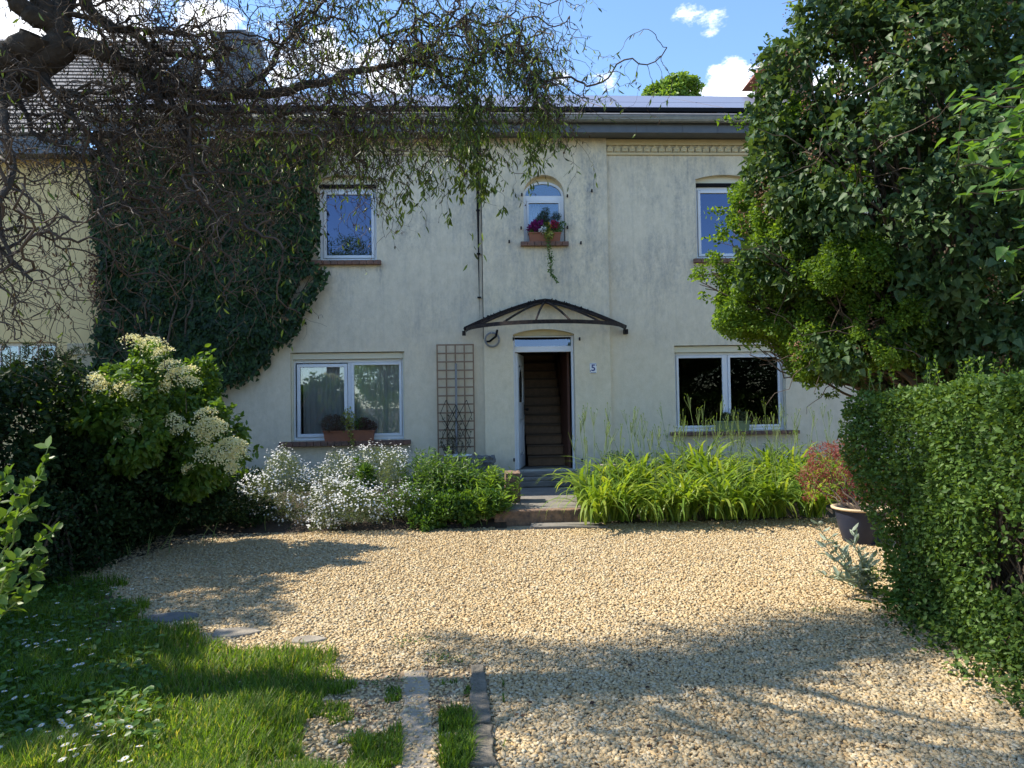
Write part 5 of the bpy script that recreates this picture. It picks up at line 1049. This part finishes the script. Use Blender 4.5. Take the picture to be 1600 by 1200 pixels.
# leaves: few inside, more on the outer shoots
A = S3[:, 4:].reshape(-1, 3); Bq = S4[:, 3:].reshape(-1, 3)
def screenx(p): v = p-EYE; return 800+F*(v@R_)/(v@_f)
sx_ = screenx(A); k = rng.random(len(A)) < np.clip(.03+.22*(sx_-300)/450, .035, .26); A = A[k]
Bq = Bq[rng.random(len(Bq)) < np.clip(.10+.55*(screenx(Bq)-520)/250, .10, .6)]; LPp = np.concatenate([A, Bq]); n = len(LPp)
wc = [(-3.7, -8.1, 5.7, 1.5, .9, .8), (-2.3, -8.3, 6.0, 1.2, .8, .7), (-4.6, -7.4, 5.0, .8, .8, .7), (-1.0, -8.2, 6.2, 1.0, .7, .6), (-2.6, -9.0, 6.0, 1.3, .8, .7), (-.2, -9.0, 6.3, 1.2, .8, .6), (.8, -8.2, 6.5, .9, .8, .5)]  # extra leaf mass added above the view to throw dappled shade on the foreground
cpt, _g = crown_pts(sdf_blobs(wc), 24000, thick=.9, amp=.4, sc=1.4, seed=120, gap=.52, gsc=3.6)
leaves('added_shade_foliage', cpt, rdir(len(cpt))*.7+np.array([0, 0, -.7]), rdir(len(cpt)), .05+.03*rng.random(len(cpt)), T_NARROW, M['willow'], wl, width=1.5)
Q_ = []
for (px, py, d_, sx, sy, m_) in [(735, 200, 5.6, 16, 60, 620), (747, 265, 5.6, 13, 45, 420), (700, 80, 5.6, 45, 30, 170), (640, 60, 5.5, 60, 40, 160), (600, 210, 5.2, 30, 20, 110), (640, 300, 5.3, 22, 25, 90), (835, 130, 5.8, 18, 25, 190), (845, 200, 5.8, 12, 22, 150), (832, 245, 5.8, 9, 18, 110), (780, 60, 5.8, 30, 20, 170), (540, 40, 5.4, 60, 40, 200), (470, 215, 5.0, 30, 16, 80), (400, 205, 4.8, 40, 20, 60), (835, 215, 5.8, 20, 8, 40), (545, 255, 5.1, 35, 20, 60), (680, 230, 5.4, 30, 25, 80)]:
    for _ in range(m_): Q_.append(D(px+rng.normal()*sx, py+rng.normal()*sy, d_+rng.normal()*.25))
Q_ = np.array(Q_); allT = S4.reshape(-1, 3)[::2]; 
# each leaf is drawn to the nearest twig so that it hangs from wood
sub = np.concatenate([allT, S3[:, ::3].reshape(-1, 3)])
for i0_ in range(0, len(Q_), 200):
    dq = ((Q_[i0_:i0_+200, None]-sub[None])**2).sum(2); j_ = dq.argmin(1); near = sub[j_]; dm_ = np.sqrt(dq[np.arange(len(j_)), j_])[:, None]; Q_[i0_:i0_+200] = np.where(dm_ < .30, near+rng.normal(size=near.shape)*.012, Q_[i0_:i0_+200])
leaves('foliage', Q_, rdir(len(Q_))*.6+np.array([0, 0, -.9]), rdir(len(Q_)), .045+.04*rng.random(len(Q_)), T_NARROW, M['willow'], wl, width=1.35)
leaves('foliage', LPp, rdir(n)*.7+np.array([0, 0, -.9]), rdir(n), .034+.034*rng.random(n), T_NARROW, M['willow'], wl, width=1.35)
C_ = np.concatenate([S3[:, 4:].reshape(-1, 3), S2.reshape(-1, 3)]); C_ = C_[rng.random(len(C_)) < .15]; n = len(C_)
leaves('withered_leaves', C_, rdir(n)*.7+np.array([0, 0, -1]), rdir(n), .016+.018*rng.random(n), T_NARROW, M['deadleaf'], wl, width=1.9)
# =================================================================== TREES BEYOND THE ROOF AND BEHIND THE CAMERA
def tree(name, label, base, bl, n, size, seed, mt='farleaf', group=None, tr=.16, gap=.34):
    o = thing(name, label, 'tree', base, group); foliage('crown', sdf_blobs(bl), n, size, T_OVAL, M[mt], o, seed=seed, thick=.7, amp=.45, sc=.8, gap=gap, gsc=1.2, droop=.3)
    its = [limb(base, np.array(bl[0][:3]), tr, tr*.6, 10, .03)]+[limb(np.array(bl[0][:3]), np.array(b[:3]), tr*.45, tr*.15, 10, .08) for b in bl[1:]]
    branches('trunk', its, M['bark'], o, 8); return o
tree('distant_tree', 'sunlit tree top peeping over the solar panel ridge', (P(1055, 700, 22)[0], 22, 0), [Bz(1055, 172, 22, 42), Bz(1035, 154, 22, 15), Bz(1075, 152, 22, 17), Bz(1050, 145, 22, 11), Bz(1092, 160, 22, 14), Bz(1020, 160, 22, 14)], 9000, .20, 91, gap=.3)
tree('garden_tree', 'round tree across the lane, mirrored in the window panes', (-5, -27, 0), [(-5, -27, 3.4, 1.7, 1.8, 1.6), (-3.4, -27, 2.8, 1.5, 1.6, 1.4)], 12000, .13, 92)
tree('garden_tree', 'tall dark tree across the lane, mirrored in the far window', (11, -24, 0), [(11, -24, 3.4, 2.6, 2.2, 2.6), (8.2, -24, 3.0, 2.4, 2.2, 2.4), (14.5, -24, 3.4, 2.8, 2.2, 2.6), (5.5, -24.5, 2.4, 1.9, 1.8, 1.8)], 52000, .15, 93, 'darkhedge', gap=.1)
hedge('lane_hedge', 'long hedge across the lane behind the yard, seen only as reflections', [(-16, 16, -23, -21.6, 0, 2.0)], 30000, .12, 94, 'hedge', cat='hedge', thick=.3)
# =================================================================== GRASS AND DAISIES
gb_ = [(-.95*1, 0)]
n = 115000; dd = 3.0+5.6*rng.random(n)**1.5; xx = -.86*dd+rng.random(n)*(.86*dd+.1); yy = dd-12.1; pxs = 800+(xx/dd)*F
q0 = np.stack([xx, yy, xx*0], 1); jx = (vn(q0, 4, 61)-.5)*.5; jy = (vn(q0, 4, 62)-.5)*.5
k = inpoly(xx+jx, yy+jy, lawn_w) & (vn(q0, 3.2, 31)*.7+vn(q0, 9, 32)*.3+.25*rng.random(n) > .34); xx, yy = xx[k], yy[k]
m2 = 16000; ex_ = G(655, 1120)[0]; gd = 3.0+1.1*rng.random(m2); gpx = 450+330*rng.random(m2); e2 = np.array([ (G(a, 1600/1.0*0+0)[0] if False else 0) for a in ()])
gxx = np.array([ (px-800)/F*d + math.tan(YAW)*d for px, d in zip(gpx, gd)]); gyy = gd-12.1
tf = (np.abs(gpx-706) < 22+14*rng.random(m2)) | (np.abs(gpx-612) < 14) | (vn(np.stack([gxx, gyy, gxx*0], 1), 5, 37) > .54); tf &= ~((gpx > 622) & (gpx < 680)) & ~((gpx > 733) & (gpx < 778))
tf &= vn(np.stack([gxx, gyy, gxx*0], 1), 6, 38) > .42
xx = np.concatenate([xx, gxx[tf]]); yy = np.concatenate([yy, gyy[tf]]); n = len(xx)
q = np.stack([xx, yy, xx*0], 1); hh = (.025+.10*vn(q, 2.6, 33)**1.5+.035*rng.random(n))*np.where(np.arange(n) >= k.sum(), .55, 1.0)*np.clip(1.25-.0*yy, .5, 1.2)
az = rng.random(n)*6.283+.8*vn(q, 1.9, 34); ln = .25+.8*rng.random(n); s = np.linspace(0, 1, 4)[None]
hx_ = hh[:, None]*ln[:, None]*s**1.8*.8; Pt = np.stack([xx[:, None]+hx_*np.cos(az)[:, None], yy[:, None]+hx_*np.sin(az)[:, None], .004+hh[:, None]*(s-.28*ln[:, None]*s**2)], 2)
side = np.stack([-np.sin(az), np.cos(az), 0*az], 1); wd_ = np.array([1, .9, .6, .08])[None]*(.0022+.0022*rng.random(n))[:, None]
g_ = strips('grass', Pt, side, wd_, M['grass'], None, np.clip(.75*rng.random(n)+.25*vn(q, 1.1, 35), 0, 1)); tag(g_, 'long uneven green lawn grass beside the gravel', 'grass', None, 'stuff')
n = 9000; dd = 3.4+5*rng.random(n); xx = -.86*dd+rng.random(n)**1.3*(.42*dd); yy = dd-12.1; k = inpoly(xx, yy, lawn_w); xx, yy = xx[k], yy[k]; n = len(xx)
pp = np.stack([xx, yy, .03+.07*rng.random(n)], 1); o = leaves('ground_cover_leaves', pp, rdir(n)*[1, 1, .3], unit(rdir(n)*.4+[0, 0, 1]), .05, T_OVAL, M['herb'], None, width=1.1); tag(o, 'broad low weeds mixed in the shaded lawn', 'weeds', None, 'stuff')
def daisy():
    o = thing('daisy', 'small white daisy standing in the lawn grass', 'flower', (0, 0, 0), 'white daisies scattered in the lawn')
    K = 14; a = np.arange(K)*2*math.pi/K; c = np.tile([0, 0, .115], (K, 1))+np.stack([np.cos(a), np.sin(a), 0*a], 1)*.003
    leaves('petals', c, np.stack([np.cos(a), np.sin(a), 0*a+.12], 1), np.tile([0, 0, 1.], (K, 1)), .015, T_OVAL, M['whitef'], o, width=.55)
    MB().lathe((0, 0, .115), [(0, .005), (.0035, .004), (.005, .0)], 8).build('disc', mat('daisy_disc', (.6, .40, .03)), o); MB().tube([(0, 0, 0), (.004, 0, .06), (0, 0, .114)], .0013, 5).build('stem', M['steml'], o)
    return o
dz = daisy(); dz.scale = (.7,)*3; first = True
DS = [(155, 918), (160, 912), (170, 925), (178, 920), (205, 920), (178, 972), (140, 970), (95, 975), (55, 985), (12, 930), (35, 1002), (48, 1000), (52, 1006), (62, 1005), (70, 1002), (72, 1009), (85, 1000), (92, 1000), (97, 1002), (65, 1010), (20, 1048), (55, 1035), (60, 1032), (83, 1035), (118, 1040), (130, 1037), (155, 1030), (100, 1015), (5, 1078), (33, 1062), (35, 1083), (47, 1080), (62, 1078), (112, 1103), (118, 1130), (98, 1148), (122, 1160), (110, 1165), (150, 1150), (150, 1135), (135, 1170), (185, 1108), (220, 1102), (215, 1168), (180, 1182), (95, 1180), (78, 1128), (55, 1150), (115, 1175), (105, 1183), (205, 1182), (210, 1180), (150, 1022), (170, 950), (228, 900), (90, 942)]
extra = [(110+rng.normal()*55, 1140+rng.normal()*28) for _ in range(24)]+[(80+rng.normal()*60, 1000+rng.normal()*35) for _ in range(16)]
for px, py in DS+extra:
    if py > 1198 or px < 2: continue
    g = G(px, py, .11); g[2] = .0
    if first: dz.location = [float(v) for v in g]; o = dz; first = False
    else: o = copy_tree(dz, g, rng.random()*6.28, rng.uniform(.7, 1.05))
    o.rotation_euler = (rng.uniform(-.1, .35), rng.uniform(-.3, .3), rng.random()*6.28)
# =================================================================== SILL PLANTERS
def planter(label, pxl, pxr, pyt, pyb, y, m, dep=.15):
    c = P((pxl+pxr)/2, pyb, y); x0, x1 = X(pxl, pyt, y), X(pxr, pyt, y); z0, z1 = c[2], Z((pxl+pxr)/2, pyt, y); o = thing('planter', label, 'planter', (c[0], y, z0)); t = .02
    mb = MB(); n_ = 0; V = [(x0+t, y+t, z0), (x1-t, y+t, z0), (x1-t, y+dep-t, z0), (x0+t, y+dep-t, z0), (x0, y, z1), (x1, y, z1), (x1, y+dep, z1), (x0, y+dep, z1)]; mb.v = V; mb.f = [(0, 3, 2, 1), (0, 1, 5, 4), (1, 2, 6, 5), (2, 3, 7, 6), (3, 0, 4, 7)]
    b = mb.build('box', m, o); sd_ = b.modifiers.new('s', 'SOLIDIFY'); sd_.thickness = .006
    rm = MB(); rm.box(x0-.008, x1+.008, y-.010, y+.006, z1-.018, z1+.004); rm.box(x0-.008, x1+.008, y+dep-.006, y+dep+.01, z1-.018, z1+.004); rm.box(x0-.008, x0+.006, y+.007, y+dep-.007, z1-.018, z1+.004); rm.box(x1-.006, x1+.008, y+.007, y+dep-.007, z1-.018, z1+.004); rm.build('rim', m, o, bevel=.003)
    MB().box(x0+.01, x1-.01, y+.01, y+dep-.01, z1-.05, z1-.02).build('soil', M['soil'], o); return x0, x1, z1
def tuft(name, label, cat, bl, n, size, mt, seed, tm=T_OVAL, base=None, droop=0, width=1, gap=.3, group=None):
    base = base if base is not None else np.array([bl[0][0], bl[0][1], bl[0][2]-bl[0][5]]); o = thing(name, label, cat, base, group)
    foliage('foliage', sdf_blobs(bl), n, size, tm, M[mt], o, seed=seed, thick=.08, amp=.03, sc=9, gap=gap, gsc=14, droop=droop, width=width)
    branches('stem', [limb(base, np.array(b[:3])+rdir(1)[0]*b[3]*.8, .003, .0015, 6, .1) for b in bl for _ in range(8)], M['twig2'], o, 4); return o
def trail(o, pts, y, n, size, mt):
    p = np.array([P(a, b, y) for a, b in pts]); t = np.linspace(0, len(p)-1, n); q = np.stack([np.interp(t, np.arange(len(p)), p[:, i]) for i in range(3)], 1); w = np.linspace(1, .35, n)[:, None]
    branches('trailing_stem', [(p, np.full(len(p), .003))], M['twig2'], o, 4); q = q+rng.normal(size=q.shape)*.035*w; leaves('trailing_leaves', q, rdir(n)+[0, -.2, -.6], rdir(n)+[0, -.8, .3], size*(.6+.6*rng.random(n)), T_IVY, M[mt], o)
M['heather'] = leafmat('heather_sprig', [(.07, .045, .04), (.12, .07, .06), (.06, .07, .03)], .7, .2, .2)
M['euonymus'] = leafmat('variegated_leaf', [(.10, .16, .03), (.28, .30, .06), (.42, .40, .12)], .45, .3, .4)
M['purple'] = leafmat('purple_petal', [(.14, .015, .11), (.26, .03, .20)], .6, .3, .2, (1.3, .8, 1.2)); M['redp'] = leafmat('crimson_petal', [(.30, .02, .06), (.45, .05, .12)], .6, .3, .2, (1.3, .7, .8)); M['yellowp'] = leafmat('yellow_petal', [(.55, .38, .04), (.62, .48, .10)], .6, .3, .2, (1.2, 1.1, .6))
yp = -.12
planter('long terracotta planter on the brick sill of the curtained window', 505, 584, 673, 689.5, yp, M['terra'])
tuft('heather', 'brownish purple heather tuft in the long terracotta planter', 'plant', [Bz(518, 663, yp+.07, 14), Bz(532, 663, yp+.07, 12), Bz(524, 656, yp+.07, 8)], 1700, .028, 'heather', 101, T_NARROW, droop=-.6, width=1.6)
eo = tuft('variegated_euonymus', 'yellow and green plant trailing from the middle of the terracotta planter', 'plant', [Bz(545, 662, yp+.05, 10), Bz(541, 650, yp+.05, 8), Bz(550, 650, yp+.05, 7), Bz(545, 640, yp+.05, 5)], 420, .032, 'euonymus', 102, gap=.38)
trail(eo, [(546, 668), (548, 680), (550, 690), (551, 703)], yp-.03, 90, .032, 'euonymus')
tuft('thyme_tuft', 'dark green and mauve tuft at the planter end away from the heather', 'plant', [Bz(568, 664, yp+.07, 10), Bz(578, 666, yp+.07, 9)], 1200, .026, 'heather', 103, T_OVAL, droop=-.3)
tuft('thyme_tuft', 'small bright green tuft beside the mauve one in the planter', 'plant', [Bz(565, 660, yp+.05, 8)], 300, .026, 'herb', 104)
yq = YP-.09
planter('short terracotta planter on the sill of the arched window', 826.5, 876.5, 363, 377.5, yq, M['terra'], .13)
tuft('purple_petunia', 'purple flowers in the short terracotta planter', 'flower', [Bz(836, 353, yq+.05, 9), Bz(844, 352, yq+.05, 6), Bz(830, 356, yq+.05, 5)], 420, .035, 'purple', 105, T_OVAL, width=1.6)
tuft('crimson_petunia', 'dark crimson flowers in the short terracotta planter', 'flower', [Bz(868, 352, yq+.05, 7)], 200, .035, 'redp', 106, T_OVAL, width=1.6)
tuft('yellow_pansy', 'muted yellow flowers between crimson and purple blooms', 'flower', [Bz(857, 353, yq+.04, 5)], 80, .032, 'yellowp', 107, T_OVAL, width=1.6)
tuft('white_pansy', 'white bloom at the planter front below the yellow flowers', 'flower', [Bz(849, 359, yq-.01, 4.5)], 90, .03, 'whitef', 108, T_OVAL, width=1.6)
tuft('petunia_greenery', 'green leaves filling the short terracotta planter', 'plant', [Bz(850, 358, yq+.06, 9), Bz(832, 360, yq+.06, 7), Bz(870, 359, yq+.06, 8), Bz(877, 350, yq+.05, 4)], 1100, .032, 'herb', 109)
fe = tuft('asparagus_fern', 'feathery dark green fern showing against the arched window', 'plant', [Bz(850, 340, yq+.16-.05, 9), Bz(846, 350, yq+.11, 11), Bz(853, 330, yq+.11, 5), Bz(870, 338, yq+.11, 6)], 2300, .03, 'fir', 110, T_NARROW, gap=.34)
ti = tuft('trailing_ivy', 'pale ivy cascading from the short planter down the wall', 'climber', [Bz(858, 367, yq-.03, 7)], 160, .032, 'euonymus', 111, T_IVY)
trail(ti, [(856, 364), (857, 380), (858, 395), (862, 405), (859, 418), (862, 428), (870, 440)], yq-.06, 330, .03, 'herb')
yr = -.12
planter('green plastic planter on the sill behind daylily stalks', 1122, 1172, 658, 674, yr, M['green_plastic'])
tuft('dark_pansies', 'dark leafy plants in the green plastic planter', 'plant', [Bz(1135, 652, yr+.06, 8), Bz(1150, 650, yr+.06, 9), Bz(1162, 652, yr+.06, 8)], 1500, .028, 'dull_leaf', 112)
# orchids on the inside sill of the far window
oi = thing('indoor_plant', 'yellow flowered strap leaved plant behind the window glass', 'house plant', P(1195, 668, .45)); n = 30; az = rng.random(n)*6.283; s = np.linspace(0, 1, 7)[None]; hh = .25+.3*rng.random(n); b0 = P(1193, 668, .45)
Pt = np.stack([b0[0]+(hh*.35*np.cos(az))[:, None]*s**1.5, b0[1]+(hh*.2*np.sin(az))[:, None]*s**1.5, b0[2]+hh[:, None]*(1.25*s-.25*s**3)], 2)
strips('foliage', Pt, np.stack([-np.sin(az), np.cos(az), 0*az], 1), np.tile(.014*np.array([.8, 1, 1, .9, .8, .5, .05]), (n, 1)), M['privet'], oi)
n = 46; leaves('flower', P(1194, 633, .42)+rng.normal(size=(n, 3))*[.05, .03, .10], rdir(n), rdir(n), .035, T_OVAL, M['yellowp'], oi); MB().lathe(P(1194, 673, .45), [(.0, 0), (.05, 0), (.07, .10), (.06, .1)], 16).build('pot', M['whitep'], oi)

n = 260; q = np.array([G(rng.uniform(150, 1450), 830+(rng.random()**.7)*350) for _ in range(n)]); q[:, 2] = .022+.01*rng.random(n)
k = ~inpoly(q[:, 0], q[:, 1], lawn_w); q = q[k]; n = len(q)
o = leaves('fallen_leaves', q, rdir(n)*[1, 1, .15], unit(rdir(n)*.3+[0, 0, 1]), .018+.022*rng.random(n), T_OVAL, M['deadleaf'], None, width=1.2); tag(o, 'small dry leaves blown about on the gravel', 'fallen leaves', None, 'stuff')
Q = []
for (px, py, m_) in [(775, 800, 0), (640, 1010, 40), (700, 1035, 60), (1010, 1190, 0), (1280, 960, 30), (1285, 905, 20), (330, 885, 14), (600, 1075, 40), (560, 1165, 40), (850, 1010, 0), (1130, 815, 20), (1005, 815, 16)]:
    g = G(px, py)
    for _ in range(m_): Q.append(g+rng.normal(size=3)*[.07, .05, 0]+[0, 0, .02+.02*rng.random()])
Q = np.array(Q); o = leaves('gravel_weeds', Q, rdir(len(Q))*[1, 1, .5]+[0, 0, .3], unit(rdir(len(Q))*.5+[0, 0, 1]), .028, T_NARROW, M['herb'], None, width=1.5); tag(o, 'tiny green weeds sprouting through the gravel', 'weeds', None, 'stuff')
